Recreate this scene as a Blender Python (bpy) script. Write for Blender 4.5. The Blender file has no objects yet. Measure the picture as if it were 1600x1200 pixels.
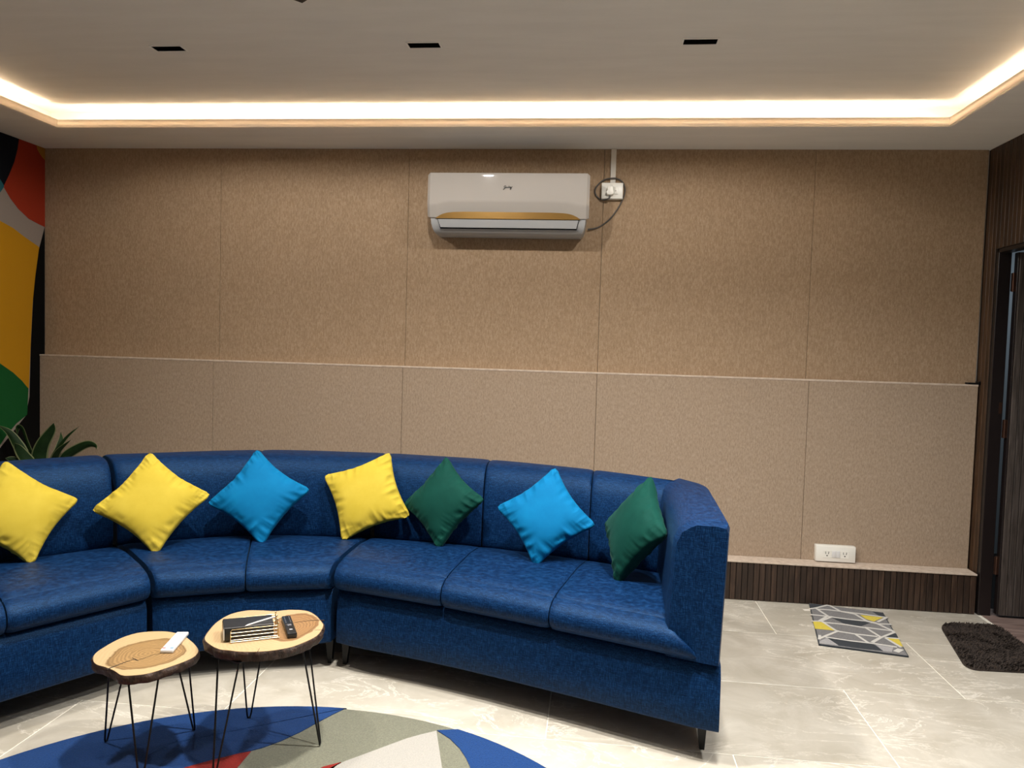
import bpy, bmesh, math, random
from mathutils import Vector, Matrix, noise

# ------------------------------------------------------------------ camera, world, exposure
SC = bpy.context.scene
COL = SC.collection
FPX, YAW, PITCH, ROLL, CD, CH = 1195.64, 0.10681, 0.04832, 0.02943, 4.5001, 1.38
_cy, _sy, _cp, _sp = math.cos(YAW), math.sin(YAW), math.cos(PITCH), math.sin(PITCH)
FWD = Vector((-_sy*_cp, _cy*_cp, -_sp))
_r = Vector((_cy, _sy, 0)); _u = _r.cross(FWD)
RT = math.cos(ROLL)*_r + math.sin(ROLL)*_u
UP = -math.sin(ROLL)*_r + math.cos(ROLL)*_u
CAM = Vector((0, -CD, CH))
cam = bpy.data.cameras.new('camera'); cam.sensor_width = 36; cam.lens = FPX*36/1600
cam.clip_start = 0.05; cam.clip_end = 60
co = bpy.data.objects.new('camera', cam); COL.objects.link(co)
co.matrix_world = Matrix((( RT.x, UP.x, -FWD.x, CAM.x), (RT.y, UP.y, -FWD.y, CAM.y), (RT.z, UP.z, -FWD.z, CAM.z), (0, 0, 0, 1)))
SC.camera = co
SC.view_settings.view_transform = 'Standard'; SC.view_settings.look = 'None'
SC.view_settings.gamma = 1; SC.view_settings.use_curve_mapping = False
SC.view_settings.exposure = 0.0
SC.cycles.use_denoising = True
SC.cycles.max_bounces = 8; SC.cycles.diffuse_bounces = 6; SC.cycles.glossy_bounces = 4
SC.cycles.sample_clamp_indirect = 6
w = bpy.data.worlds.new('world'); SC.world = w; w.use_nodes = True
w.node_tree.nodes['Background'].inputs[0].default_value = (0.5, 0.6, 0.75, 1)
w.node_tree.nodes['Background'].inputs[1].default_value = 0.05

# room sizes (metres): back wall is Y = 0, room runs towards -Y
XL, XR, YF = -3.462, 2.113, -6.6
ZS, ZC = 2.534, 2.665                       # soffit underside, recessed ceiling
RX0, RX1, RY1, RY0 = -3.036, 1.701, -0.456, -6.15   # opening of the ceiling recess
DOWN = dict(e=41.0, size=math.radians(168), blend=0.22, col=(1, 0.955, 0.89))
COVE = dict(s=80.0, col=(1.0, 0.80, 0.57))

def lamp_area(name, loc, rot, sx, sy, e, col, spread=180):
    l = bpy.data.lights.new(name, 'AREA'); l.shape = 'RECTANGLE'; l.size = sx; l.size_y = sy
    l.energy = e; l.color = col; l.spread = math.radians(spread)
    o = bpy.data.objects.new(name, l); COL.objects.link(o); o.location = loc; o.rotation_euler = rot
    return o
# further rows of downlights out of view; rightmost column added to brighten that side
for yy, es in ((-2.3, (20.0, 45.0, 52.0, 28.0)), (-4.0, (1.5, 1.5, 1.5, 1.5)), (-5.4, (1.0, 1.0, 1.0, 1.0))):
    for xx, ee, cc in zip((-1.94, -0.775, 0.388, 1.35), es, ((1, .95, .87), (1, .955, .89), (1, .97, .92), (.97, .985, 1))):
        lamp_area('unseen_lamp', (xx, yy, ZC - 0.004), (0, 0, 0), 0.13, 0.045, ee, cc, 140)
lamp_area('corridor_lamp', (2.7, 0.5, 2.35), (0, 0, 0), 0.4, 0.6, 6.0, (0.80, 0.90, 1.0))

# ------------------------------------------------------------------ helpers
def px(x, y, axis, val):
    d = FWD + RT*((x - 800)/FPX) - UP*((y - 600)/FPX)
    i = 'xyz'.index(axis)
    return CAM + d*((val - CAM[i])/d[i])

def wloc(o):
    v = Vector((0, 0, 0))
    while o is not None:
        v += o.location; o = o.parent
    return v

def mk(name, VF, mat, parent=None, smooth=None, origin=None, label=None, cat=None, kind=None, group=None):
    V, F = VF
    V = [Vector(v) for v in V]
    if parent is not None:
        off = wloc(parent)
        if origin is not None: off = Vector(origin)
    elif origin is not None: off = Vector(origin)
    else:
        xs = [v.x for v in V]; ys = [v.y for v in V]; zs = [v.z for v in V]
        off = Vector(((min(xs)+max(xs))/2, (min(ys)+max(ys))/2, min(zs)))
    me = bpy.data.meshes.new(name)
    me.from_pydata([tuple(v - off) for v in V], [], F)
    for m in (mat if isinstance(mat, (list, tuple)) else [mat]): me.materials.append(m)
    bm = bmesh.new(); bm.from_mesh(me); bmesh.ops.recalc_face_normals(bm, faces=bm.faces); bm.to_mesh(me); bm.free()
    if smooth is not None:
        me.polygons.foreach_set('use_smooth', [True]*len(me.polygons))
        me.set_sharp_from_angle(angle=math.radians(smooth))
    o = bpy.data.objects.new(name, me); COL.objects.link(o)
    if parent is not None:
        o.parent = parent
        if origin is not None: o.location = off - wloc(parent)
    else: o.location = off
    tag(o, label, cat, kind, group)
    return o

def tag(o, label=None, cat=None, kind=None, group=None):
    for k, v in (('label', label), ('category', cat), ('kind', kind), ('group', group)):
        if v: o[k] = v
    return o

def empty(name, loc, label=None, cat=None, kind=None, group=None):
    o = bpy.data.objects.new(name, None); o.empty_display_size = 0.1; COL.objects.link(o); o.location = loc
    return tag(o, label, cat, kind, group)

def dup(o, loc, parent=None):
    c = o.copy(); COL.objects.link(c)
    if parent: c.parent = parent
    c.location = loc
    return c

def join(*parts):
    V, F = [], []
    for v, f in parts:
        n = len(V); V += list(v); F += [tuple(i + n for i in q) for q in f]
    return V, F

def box(x0, x1, y0, y1, z0, z1, bev=0.0, seg=2):
    if bev <= 0:
        V = [(x0,y0,z0),(x1,y0,z0),(x1,y1,z0),(x0,y1,z0),(x0,y0,z1),(x1,y0,z1),(x1,y1,z1),(x0,y1,z1)]
        return V, [(0,3,2,1),(4,5,6,7),(0,1,5,4),(1,2,6,5),(2,3,7,6),(3,0,4,7)]
    bm = bmesh.new(); bmesh.ops.create_cube(bm, size=1)
    for v in bm.verts:
        v.co = Vector((x0 + (v.co.x+.5)*(x1-x0), y0 + (v.co.y+.5)*(y1-y0), z0 + (v.co.z+.5)*(z1-z0)))
    bmesh.ops.bevel(bm, geom=bm.edges[:], offset=bev, segments=seg, affect='EDGES', profile=0.5)
    bm.verts.index_update()
    V = [v.co.copy() for v in bm.verts]; F = [tuple(v.index for v in f.verts) for f in bm.faces]; bm.free()
    return V, F

def xform(VF, M):
    return [M @ Vector(v) for v in VF[0]], VF[1]

def tube(pts, r, n=8, closed=False):
    pts = [Vector(p) for p in pts]; V, F = [], []
    N = len(pts); prev = None
    for i, p in enumerate(pts):
        if closed: t = pts[(i+1) % N] - pts[i-1]
        else: t = pts[min(i+1, N-1)] - pts[max(i-1, 0)]
        t.normalize()
        if prev is None:
            a = Vector((0, 0, 1)) if abs(t.z) < .9 else Vector((1, 0, 0))
            prev = t.cross(a).normalized()
        a = (prev - t*prev.dot(t)).normalized(); prev = a
        b = t.cross(a)
        for k in range(n):
            an = 2*math.pi*k/n
            V.append(p + a*math.cos(an)*r + b*math.sin(an)*r)
    for i in range(N if closed else N-1):
        j = (i+1) % N
        for k in range(n):
            F.append((i*n+k, i*n+(k+1) % n, j*n+(k+1) % n, j*n+k))
    if not closed:
        F.append(tuple(range(n))[::-1]); F.append(tuple((N-1)*n+k for k in range(n)))
    return V, F

def ball(c, r, n=8, m=6):
    V, F = [], []
    c = Vector(c)
    V.append(c + Vector((0, 0, r)))
    for i in range(1, m):
        th = math.pi*i/m
        for k in range(n):
            ph = 2*math.pi*k/n
            V.append(c + Vector((math.sin(th)*math.cos(ph), math.sin(th)*math.sin(ph), math.cos(th)))*r)
    V.append(c - Vector((0, 0, r))); last = len(V)-1
    for k in range(n): F.append((0, 1+k, 1+(k+1) % n))
    for i in range(m-2):
        for k in range(n):
            a = 1+i*n; b = a+n
            F.append((a+k, b+k, b+(k+1) % n, a+(k+1) % n))
    a = 1+(m-2)*n
    for k in range(n): F.append((a+k, last, a+(k+1) % n))
    return V, F

def loft(loops, cap=True):
    V, F = [], []; n = len(loops[0])
    for L in loops: V += [Vector(p) for p in L]
    for i in range(len(loops)-1):
        for k in range(n):
            F.append((i*n+k, i*n+(k+1) % n, (i+1)*n+(k+1) % n, (i+1)*n+k))
    if cap:
        F.append(tuple(range(n))[::-1]); F.append(tuple((len(loops)-1)*n+k for k in range(n)))
    return V, F

def prism(poly, z0, z1):
    n = len(poly)
    V = [(p[0], p[1], z0) for p in poly] + [(p[0], p[1], z1) for p in poly]
    F = [tuple(range(n))[::-1], tuple(range(n, 2*n))]
    for k in range(n): F.append((k, (k+1) % n, n+(k+1) % n, n+k))
    return V, F

def crv(pts):
    P = [Vector((p[0], p[1], 0)) for p in pts]; n = len(P)-1
    def f(t):
        s = max(-0.2, min(1.2, t))*n; i = max(0, min(n-1, int(math.floor(s)))); u = s-i
        p1, p2 = P[i], P[i+1]
        p0 = P[i-1] if i > 0 else p1*2-p2
        p3 = P[i+2] if i+2 <= n else p2*2-p1
        return 0.5*((2*p1) + (p2-p0)*u + (2*p0-5*p1+4*p2-p3)*u*u + (3*p1-p0-3*p2+p3)*u**3)
    return f

def smooth_poly(pts, k=6, closed=True):
    n = len(pts); out = []
    P = [Vector(p) if len(p) == 3 else Vector((p[0], p[1], 0)) for p in pts]
    rng = range(n) if closed else range(n-1)
    for i in rng:
        p1, p2 = P[i], P[(i+1) % n]
        p0 = P[i-1] if (closed or i > 0) else p1*2-p2
        p3 = P[(i+2) % n] if (closed or i+2 < n) else p2*2-p1
        for j in range(k):
            u = j/k
            out.append(0.5*((2*p1) + (p2-p0)*u + (2*p0-5*p1+4*p2-p3)*u*u + (3*p1-p0-3*p2+p3)*u**3))
    if not closed: out.append(P[-1])
    return out

def chaikin(pts, it=2, keep=()):
    for _ in range(it):
        out = []; n = len(pts)
        for i in range(n):
            a, b = pts[i], pts[(i+1) % n]
            out.append(tuple(x*.75+y*.25 for x, y in zip(a, b))); out.append(tuple(x*.25+y*.75 for x, y in zip(a, b)))
        pts = out
    return pts

# ------------------------------------------------------------------ materials
def newmat(name):
    m = bpy.data.materials.new(name); m.use_nodes = True
    nt = m.node_tree; b = nt.nodes['Principled BSDF']
    return m, nt, b

def nd(nt, typ, **kw):
    n = nt.nodes.new(typ)
    for k, v in kw.items():
        if k in n.inputs: n.inputs[k].default_value = v
        else: setattr(n, k, v)
    return n

def plain(name, col, rough=0.5, metal=0.0, **kw):
    m, nt, b = newmat(name)
    b.inputs['Base Color'].default_value = (*col, 1); b.inputs['Roughness'].default_value = rough; b.inputs['Metallic'].default_value = metal
    for k, v in kw.items(): b.inputs[k.replace('_', ' ')].default_value = v
    return m

def ramp(nt, fac, stops):
    r = nt.nodes.new('ShaderNodeValToRGB'); e = r.color_ramp.elements
    while len(e) < len(stops): e.new(0.5)
    for i, (p, c) in enumerate(stops):
        e[i].position = p; e[i].color = (*c, 1)
    nt.links.new(fac, r.inputs[0]); return r.outputs[0]

def coords(nt, scale=(1, 1, 1), rot=(0, 0, 0), src='Object'):
    tc = nt.nodes.new('ShaderNodeTexCoord'); mp = nt.nodes.new('ShaderNodeMapping')
    mp.inputs['Scale'].default_value = scale; mp.inputs['Rotation'].default_value = rot
    nt.links.new(tc.outputs[src], mp.inputs[0]); return mp.outputs[0]

def noise_t(nt, vec, scale, detail=3, rough=0.5, dist=0.0):
    n = nt.nodes.new('ShaderNodeTexNoise')
    n.inputs['Scale'].default_value = scale; n.inputs['Detail'].default_value = detail
    n.inputs['Roughness'].default_value = rough; n.inputs['Distortion'].default_value = dist
    nt.links.new(vec, n.inputs['Vector']); return n.outputs['Fac']

def mathn(nt, op, a, b=None, c=None):
    n = nt.nodes.new('ShaderNodeMath'); n.operation = op
    for i, v in enumerate((a, b, c)):
        if v is None: continue
        if isinstance(v, (int, float)): n.inputs[i].default_value = v
        else: nt.links.new(v, n.inputs[i])
    return n.outputs[0]

def mixc(nt, fac, a, b, mode='MIX'):
    n = nt.nodes.new('ShaderNodeMix'); n.data_type = 'RGBA'; n.blend_type = mode
    for i, v in ((0, fac), (6, a), (7, b)):
        if isinstance(v, (int, float)): n.inputs[i].default_value = v
        elif isinstance(v, tuple): n.inputs[i].default_value = (*v, 1)
        else: nt.links.new(v, n.inputs[i])
    return n.outputs[2]

def bump(nt, b, h, strength=0.3, dist=0.002):
    n = nt.nodes.new('ShaderNodeBump'); n.inputs['Strength'].default_value = strength; n.inputs['Distance'].default_value = dist
    nt.links.new(h, n.inputs['Height']); nt.links.new(n.outputs[0], b.inputs['Normal'])

def noisy(name, c0, c1, scale, rough=0.8, stretch=(1, 1, 1), detail=4, lo=0.3, hi=0.7, bmp=0.0, bd=0.002, sheen=0.0, sheen_rough=0.5, sheen_tint=(1, 1, 1), spec=0.5):
    m, nt, b = newmat(name)
    v = coords(nt, stretch); f = noise_t(nt, v, scale, detail, 0.6)
    nt.links.new(ramp(nt, f, [(lo, c0), (hi, c1)]), b.inputs['Base Color'])
    b.inputs['Roughness'].default_value = rough; b.inputs['Specular IOR Level'].default_value = spec
    if bmp: bump(nt, b, f, bmp, bd)
    if sheen:
        b.inputs['Sheen Weight'].default_value = sheen; b.inputs['Sheen Roughness'].default_value = sheen_rough
        b.inputs['Sheen Tint'].default_value = (*sheen_tint, 1)
    return m

M = {}
# pressed-fibre acoustic felt: vertical fibres, fleck, fine grain
def felt(name, base, dark, light):
    m, nt, b = newmat(name)
    v = coords(nt, (1, 1, 0.42)); f1 = noise_t(nt, v, 125, 4, 0.7)
    f2 = noise_t(nt, coords(nt, (1, 1, 0.8)), 3.0, 4, 0.6)
    c = ramp(nt, f1, [(0.28, dark), (0.5, base), (0.72, light)])
    c = mixc(nt, mathn(nt, 'MULTIPLY', f2, 0.22), c, dark)
    nt.links.new(c, b.inputs['Base Color']); b.inputs['Roughness'].default_value = 0.95; b.inputs['Specular IOR Level'].default_value = 0.1
    bump(nt, b, f1, 0.25, 0.002); return m
M['felt'] = felt('felt', (0.345, 0.242, 0.155), (0.26, 0.178, 0.108), (0.44, 0.325, 0.222))
M['felt_low'] = felt('felt_low', (0.350, 0.265, 0.192), (0.27, 0.20, 0.140), (0.44, 0.345, 0.262))
M['ledge'] = noisy('ledge', (0.42, 0.33, 0.26), (0.60, 0.50, 0.41), 40, 0.9)
M['ceil'] = noisy('ceil', (0.74, 0.715, 0.68), (0.79, 0.765, 0.73), 6, 0.9, (0.4, 2, 1), 5, spec=0.2)
M['white_cove'] = plain('white_cove', (0.75, 0.71, 0.65), 0.8)
def lip_mat():
    # thin translucent diffuser profile at the edge of the cove
    m, nt, b = newmat('cove_diffuser'); nt.nodes.remove(b)
    d = nt.nodes.new('ShaderNodeBsdfDiffuse'); d.inputs[0].default_value = (.75, .71, .65, 1)
    tr_ = nt.nodes.new('ShaderNodeBsdfTranslucent'); tr_.inputs[0].default_value = (.80, .70, .58, 1)
    mx = nt.nodes.new('ShaderNodeMixShader'); mx.inputs[0].default_value = LIPT
    nt.links.new(d.outputs[0], mx.inputs[1]); nt.links.new(tr_.outputs[0], mx.inputs[2]); nt.links.new(mx.outputs[0], nt.nodes['Material Output'].inputs[0])
    return m
LIPT = 0.043
M['lip'] = lip_mat()
M['led'] = plain('led', (1, .9, .8), 0.5)
_b = M['led'].node_tree.nodes['Principled BSDF']; _b.inputs['Emission Color'].default_value = (*COVE['col'], 1); _b.inputs['Emission Strength'].default_value = COVE['s']
M['wall_paint'] = plain('wall_paint', (0.55, 0.50, 0.44), 0.85)

def slat_mat(name, c0, c1, c2):
    m, nt, b = newmat(name)
    oi = nt.nodes.new('ShaderNodeObjectInfo')
    v = coords(nt, (1, 1, 0.06))
    va = nt.nodes.new('ShaderNodeVectorMath'); va.operation = 'ADD'; nt.links.new(v, va.inputs[0])
    cx = nt.nodes.new('ShaderNodeCombineXYZ')
    for i in range(3): nt.links.new(mathn(nt, 'MULTIPLY', oi.outputs['Random'], 17.0 + i), cx.inputs[i])
    nt.links.new(cx.outputs[0], va.inputs[1])
    f = noise_t(nt, va.outputs[0], 90, 5, 0.65, 0.6)
    c = ramp(nt, f, [(0.30, c0), (0.52, c1), (0.75, c2)])
    hv = nt.nodes.new('ShaderNodeHueSaturation'); nt.links.new(c, hv.inputs['Color'])
    nt.links.new(mathn(nt, 'MULTIPLY_ADD', oi.outputs['Random'], 0.7, 0.65), hv.inputs['Value'])
    nt.links.new(hv.outputs[0], b.inputs['Base Color']); b.inputs['Roughness'].default_value = 0.5
    bump(nt, b, f, 0.15, 0.001); return m
M['slat'] = slat_mat('slat', (0.012, 0.006, 0.0035), (0.034, 0.018, 0.011), (0.070, 0.040, 0.025))
M['slat_wall'] = slat_mat('slat_wall', (0.018, 0.009, 0.0045), (0.052, 0.026, 0.0125), (0.10, 0.054, 0.028))
M['slat_door'] = slat_mat('slat_door', (0.022, 0.017, 0.014), (0.055, 0.043, 0.037), (0.10, 0.083, 0.074))
M['groove'] = plain('groove', (0.006, 0.004, 0.003), 0.8)
M['frame'] = plain('frame', (0.012, 0.008, 0.008), 0.35)
M['hinge'] = plain('hinge', (0.10, 0.05, 0.035), 0.4, 0.8)
M['corridor'] = plain('corridor', (0.34, 0.38, 0.40), 0.8)
M['plank'] = noisy('plank', (0.13, 0.085, 0.075), (0.30, 0.22, 0.19), 30, 0.5, (0.15, 1, 1))

def tile_mat():
    m, nt, b = newmat('marble_tile')
    oi = nt.nodes.new('ShaderNodeObjectInfo'); v = coords(nt, (1, 1, 1))
    va = nt.nodes.new('ShaderNodeVectorMath'); va.operation = 'ADD'; nt.links.new(v, va.inputs[0])
    cx = nt.nodes.new('ShaderNodeCombineXYZ')
    for i in range(3): nt.links.new(mathn(nt, 'MULTIPLY', oi.outputs['Random'], 31.0 + 7*i), cx.inputs[i])
    nt.links.new(cx.outputs[0], va.inputs[1]); v = va.outputs[0]
    f = noise_t(nt, v, 4.5, 6, 0.65, 0.8)
    base = ramp(nt, f, [(0.3, (0.38, 0.345, 0.28)), (0.55, (0.46, 0.425, 0.36)), (0.78, (0.55, 0.515, 0.445))])
    mp = nt.nodes.new('ShaderNodeMapping'); mp.inputs['Rotation'].default_value = (0, 0, 0.5); mp.inputs['Scale'].default_value = (0.55, 1.5, 1)
    nt.links.new(v, mp.inputs[0])
    n1 = noise_t(nt, mp.outputs[0], 4.2, 9, 0.66, 1.1)
    vein = mathn(nt, 'ABSOLUTE', mathn(nt, 'SUBTRACT', n1, 0.5))
    vm = ramp(nt, vein, [(0.0, (1, 1, 1)), (0.016, (0, 0, 0))])
    n2 = noise_t(nt, v, 2.0, 3)
    vm2 = mathn(nt, 'MULTIPLY', vm, mathn(nt, 'MULTIPLY', ramp(nt, n2, [(0.36, (0, 0, 0)), (0.58, (1, 1, 1))]), 0.8))
    c = mixc(nt, vm2, base, (0.72, 0.68, 0.60))
    f3 = noise_t(nt, v, 60, 3); c = mixc(nt, mathn(nt, 'MULTIPLY', f3, 0.12), c, (0.30, 0.26, 0.20))
    nt.links.new(c, b.inputs['Base Color']); b.inputs['Roughness'].default_value = 0.34; b.inputs['Specular IOR Level'].default_value = 0.4
    return m
M['tile'] = tile_mat()
M['grout'] = plain('grout', (0.80, 0.76, 0.66), 0.8)

def sofa_mat():
    m, nt, b = newmat('sofa_fabric')
    fv = noise_t(nt, coords(nt, (1, 1, 0.10)), 470, 2, 0.5)
    fh = noise_t(nt, coords(nt, (0.10, 0.10, 1)), 470, 2, 0.5)
    f0 = noise_t(nt, coords(nt), 500, 2, 0.5)
    f = mathn(nt, 'ADD', mathn(nt, 'MULTIPLY', fv, 0.42), mathn(nt, 'ADD', mathn(nt, 'MULTIPLY', fh, 0.36), mathn(nt, 'MULTIPLY', f0, 0.22)))
    c = ramp(nt, f, [(0.37, (0.0007, 0.0050, 0.021)), (0.5, (0.0017, 0.0145, 0.056)), (0.63, (0.008, 0.041, 0.122))])
    nt.links.new(c, b.inputs['Base Color']); b.inputs['Roughness'].default_value = 0.48; b.inputs['Specular IOR Level'].default_value = 0.20; b.inputs['Specular Tint'].default_value = (0.34, 0.62, 1, 1)
    b.inputs['Sheen Weight'].default_value = 0.02; b.inputs['Sheen Roughness'].default_value = 0.35; b.inputs['Sheen Tint'].default_value = (0.35, 0.65, 1, 1)
    bump(nt, b, f, 0.6, 0.002); return m
M['sofa'] = sofa_mat()
M['sofa_dark'] = plain('sofa_dark', (0.004, 0.008, 0.02), 0.9)
M['black_metal'] = plain('black_metal', (0.012, 0.012, 0.013), 0.4, 0.6)
M['black_plastic'] = plain('black_plastic', (0.010, 0.010, 0.011), 0.35)
M['black_leather'] = noisy('black_leather', (0.009, 0.009, 0.010), (0.016, 0.016, 0.017), 120, 0.38, bmp=0.1)
M['paper'] = plain('paper', (0.75, 0.70, 0.62), 0.7)
M['gold'] = plain('gold', (0.80, 0.62, 0.36), 0.28, 1.0)
M['ac_gold'] = plain('ac_gold', (0.30, 0.175, 0.05), 0.3, 0.7)
M['silver'] = plain('silver', (0.85, 0.83, 0.80), 0.25, 0.7)
M['white_gloss'] = plain('white_gloss', (0.39, 0.36, 0.33), 0.035)
M['white_matte'] = plain('white_matte', (0.36, 0.365, 0.37), 0.45)
M['white_plastic'] = plain('white_plastic', (0.78, 0.76, 0.70), 0.35)
M['remote_white'] = plain('remote_white', (0.66, 0.655, 0.65), 0.4)
M['grey_key'] = plain('grey_key', (0.40, 0.40, 0.42), 0.5)
M['red_key'] = plain('red_key', (0.45, 0.12, 0.10), 0.5)
M['blue_key'] = plain('blue_key', (0.08, 0.22, 0.38), 0.5)
M['dark_slot'] = plain('dark_slot', (0.004, 0.004, 0.004), 0.9, 0.0, Specular_IOR_Level=0.0)
M['trim_white'] = plain('trim_white', (0.85, 0.83, 0.80), 0.6)
M['cable'] = plain('cable', (0.075, 0.068, 0.062), 0.6)
M['conduit'] = plain('conduit', (0.66, 0.62, 0.56), 0.5)
def velvet(n, c0, c1, tint, sh=0.5):
    return noisy(n, c0, c1, 9, 0.75, (1, 1, 1), 4, 0.3, 0.7, sheen=sh, sheen_rough=0.35, sheen_tint=tint, spec=0.08)
M['yellow'] = velvet('yellow_velvet', (0.41, 0.31, 0.030), (0.475, 0.365, 0.047), (1, 0.9, 0.5), 0.05)
M['blue'] = velvet('blue_velvet', (0.001, 0.105, 0.255), (0.002, 0.14, 0.32), (0.3, 0.8, 1), 0.04)
M['green'] = velvet('green_velvet', (0.002, 0.033, 0.025), (0.004, 0.048, 0.036), (0.5, 1, 0.8), 0.08)
def pile(n, c, d=0.25):
    return noisy(n, tuple(x*(1-d) for x in c), tuple(min(1, x*(1+d)) for x in c), 220, 0.95, bmp=0.6, bd=0.004, spec=0.1, sheen=0.15)
M['rug_blue'] = pile('rug_blue', (0.004, 0.035, 0.14)); M['rug_olive'] = pile('rug_olive', (0.165, 0.165, 0.12))
M['rug_red'] = pile('rug_red', (0.21, 0.011, 0.007)); M['rug_cream'] = pile('rug_cream', (0.33, 0.315, 0.285), 0.1)
M['mat_grey'] = pile('mat_grey', (0.17, 0.165, 0.165), 0.35); M['mat_light'] = pile('mat_light', (0.55, 0.53, 0.49), 0.15); M['mat_pale'] = pile('mat_pale', (0.33, 0.32, 0.32), 0.25)
M['mat_dark'] = pile('mat_dark', (0.022, 0.027, 0.034)); M['mat_yellow'] = pile('mat_yellow', (0.58, 0.46, 0.05))
M['shag'] = noisy('shag', (0.013, 0.008, 0.006), (0.040, 0.027, 0.020), 60, 0.9)
M['leaf'] = noisy('leaf', (0.006, 0.020, 0.005), (0.016, 0.045, 0.012), 12, 0.6, spec=0.2)
M['leaf_edge'] = plain('leaf_edge', (0.17, 0.19, 0.085), 0.6)
M['stem'] = plain('stem', (0.10, 0.08, 0.05), 0.8); M['pot'] = plain('pot', (0.5, 0.48, 0.45), 0.6); M['soil'] = plain('soil', (0.03, 0.02, 0.015), 0.95)
for n, c in (('navy', (0.008, 0.010, 0.016)), ('teal', (0.03, 0.16, 0.20)), ('red', (0.42, 0.045, 0.018)), ('orange', (0.50, 0.22, 0.03)), ('grey', (0.38, 0.32, 0.28)), ('gold', (0.62, 0.30, 0.012)), ('green', (0.012, 0.115, 0.028)), ('black', (0.004, 0.004, 0.004))):
    M['mural_'+n] = plain('mural_'+n, tuple(x*.74 for x in c), 0.75, 0.0, Specular_IOR_Level=0.1)

def slice_mat(name, heart, hs, ring, cdark, cmid, sap):
    # end grain: dark heartwood with growth rings around an off-centre pith, pale sapwood
    m, nt, b = newmat(name)
    tc = nt.nodes.new('ShaderNodeTexCoord'); mp = nt.nodes.new('ShaderNodeMapping'); mp.vector_type = 'TEXTURE'
    mp.inputs['Location'].default_value = (heart[0], heart[1], 0); mp.inputs['Rotation'].default_value = (0, 0, heart[2]); mp.inputs['Scale'].default_value = (hs[0], hs[1], 1)
    nt.links.new(tc.outputs['Object'], mp.inputs[0])
    sx = nt.nodes.new('ShaderNodeSeparateXYZ'); nt.links.new(mp.outputs[0], sx.inputs[0])
    d = mathn(nt, 'SQRT', mathn(nt, 'ADD', mathn(nt, 'POWER', mathn(nt, 'ABSOLUTE', sx.outputs[0]), 2.0), mathn(nt, 'POWER', mathn(nt, 'ABSOLUTE', sx.outputs[1]), 2.0)))
    n1 = noise_t(nt, tc.outputs['Object'], 9, 4, 0.55)
    dn = mathn(nt, 'ADD', d, mathn(nt, 'ADD', mathn(nt, 'MULTIPLY', mathn(nt, 'SUBTRACT', n1, 0.5), 0.50), mathn(nt, 'MULTIPLY', mathn(nt, 'SUBTRACT', noise_t(nt, tc.outputs['Object'], 30, 3), 0.5), 0.10)))
    rings = mathn(nt, 'MULTIPLY_ADD', mathn(nt, 'SINE', mathn(nt, 'MULTIPLY', dn, ring)), 0.5, 0.5)
    n2 = noise_t(nt, tc.outputs['Object'], 60, 3)
    heartc = mixc(nt, mathn(nt, 'MULTIPLY', rings, 0.62), cmid, cdark)
    heartc = mixc(nt, mathn(nt, 'MULTIPLY', n2, 0.35), heartc, cmid)
    sapc = mixc(nt, mathn(nt, 'MULTIPLY', rings, 0.22), sap, cmid)
    edge = ramp(nt, dn, [(0.94, (0, 0, 0)), (1.0, (1, 1, 1))])
    rim = ramp(nt, dn, [(0.80, (0, 0, 0)), (0.95, (1, 1, 1))])
    heartc = mixc(nt, mathn(nt, 'MULTIPLY', rim, 0.6), heartc, cdark)
    nt.links.new(mixc(nt, edge, heartc, sapc), b.inputs['Base Color']); b.inputs['Roughness'].default_value = 0.45
    return m
M['bark'] = noisy('bark', (0.010, 0.005, 0.0035), (0.060, 0.030, 0.018), 90, 0.55, (1, 1, 0.5), bmp=0.8, bd=0.006)
M['crack'] = plain('crack', (0.02, 0.010, 0.006), 0.9)

# ------------------------------------------------------------------ floor
fl = mk('floor', box(XL-.1, XR+.02, YF-.1, .1, -.06, -.0015), M['grout'], kind='structure', origin=(0, 0, 0))
ROWS = [0.0, -0.050, -0.652, -1.254, -1.855, -2.457, -3.059, -3.661, -4.263, -4.865, -5.467, -6.069, -6.6]
OFFS = {0: 0.34, 1: 0.94, 2: 1.552, 3: 1.072, 4: 1.72, 5: 1.1, 6: 1.6, 7: 1.07, 8: 1.6, 9: 1.07, 10: 1.6, 11: 1.07}
g = 0.0020
tile_cache = {}
for i in range(len(ROWS)-1):
    y1, y0 = ROWS[i], ROWS[i+1]
    x = OFFS[i]
    while x > XL: x -= 1.2
    while x < XR:
        x0, x1 = max(x, XL), min(x+1.2, XR)
        if x1-x0 > .02 and y1-y0 > .02:
            key = (round(x1-x0, 3), round(y1-y0, 3))
            c = Vector(((x0+x1)/2, (y0+y1)/2, 0))
            if key not in tile_cache:
                hx, hy = (x1-x0)/2-g, (y1-y0)/2-g
                t = mk('tile', (lambda VF: ([Vector(v)+c for v in VF[0]], VF[1]))(box(-hx, hx, -hy, hy, -.010, 0, .0008, 1)), M['tile'], fl, origin=c)
                tile_cache[key] = t
            else: dup(tile_cache[key], c, fl)
        x += 1.2

# ------------------------------------------------------------------ walls
ZL = 1.244
wb = mk('wall_back', box(XL-.1, XR+.064, .02, .15, -.02, ZC+.05), M['wall_paint'], kind='structure', origin=(0, .02, 0))
ups = [XL, -2.303, -1.133, 0.0165, 1.194, XR-.007]
los = [XL-.0, -2.318, -1.134, 0.016, 1.202, XR-.012]
for i in range(5):
    mk('acoustic_panel', box(ups[i]+.0009, ups[i+1]-.0009, 0, .021, ZL-.02, ZS+.002, .0009, 1), M['felt'], wb)
    mk('acoustic_panel', box(los[i]+.0009, los[i+1]-.0009, -.045, .021, .21, ZL, .0014, 1), M['felt_low'], wb)
mk('ledge_strip', box(XL, XR-.012, -.047, -.001, ZL-.006, ZL+.004, .0012, 1), M['ledge'], wb)
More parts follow.
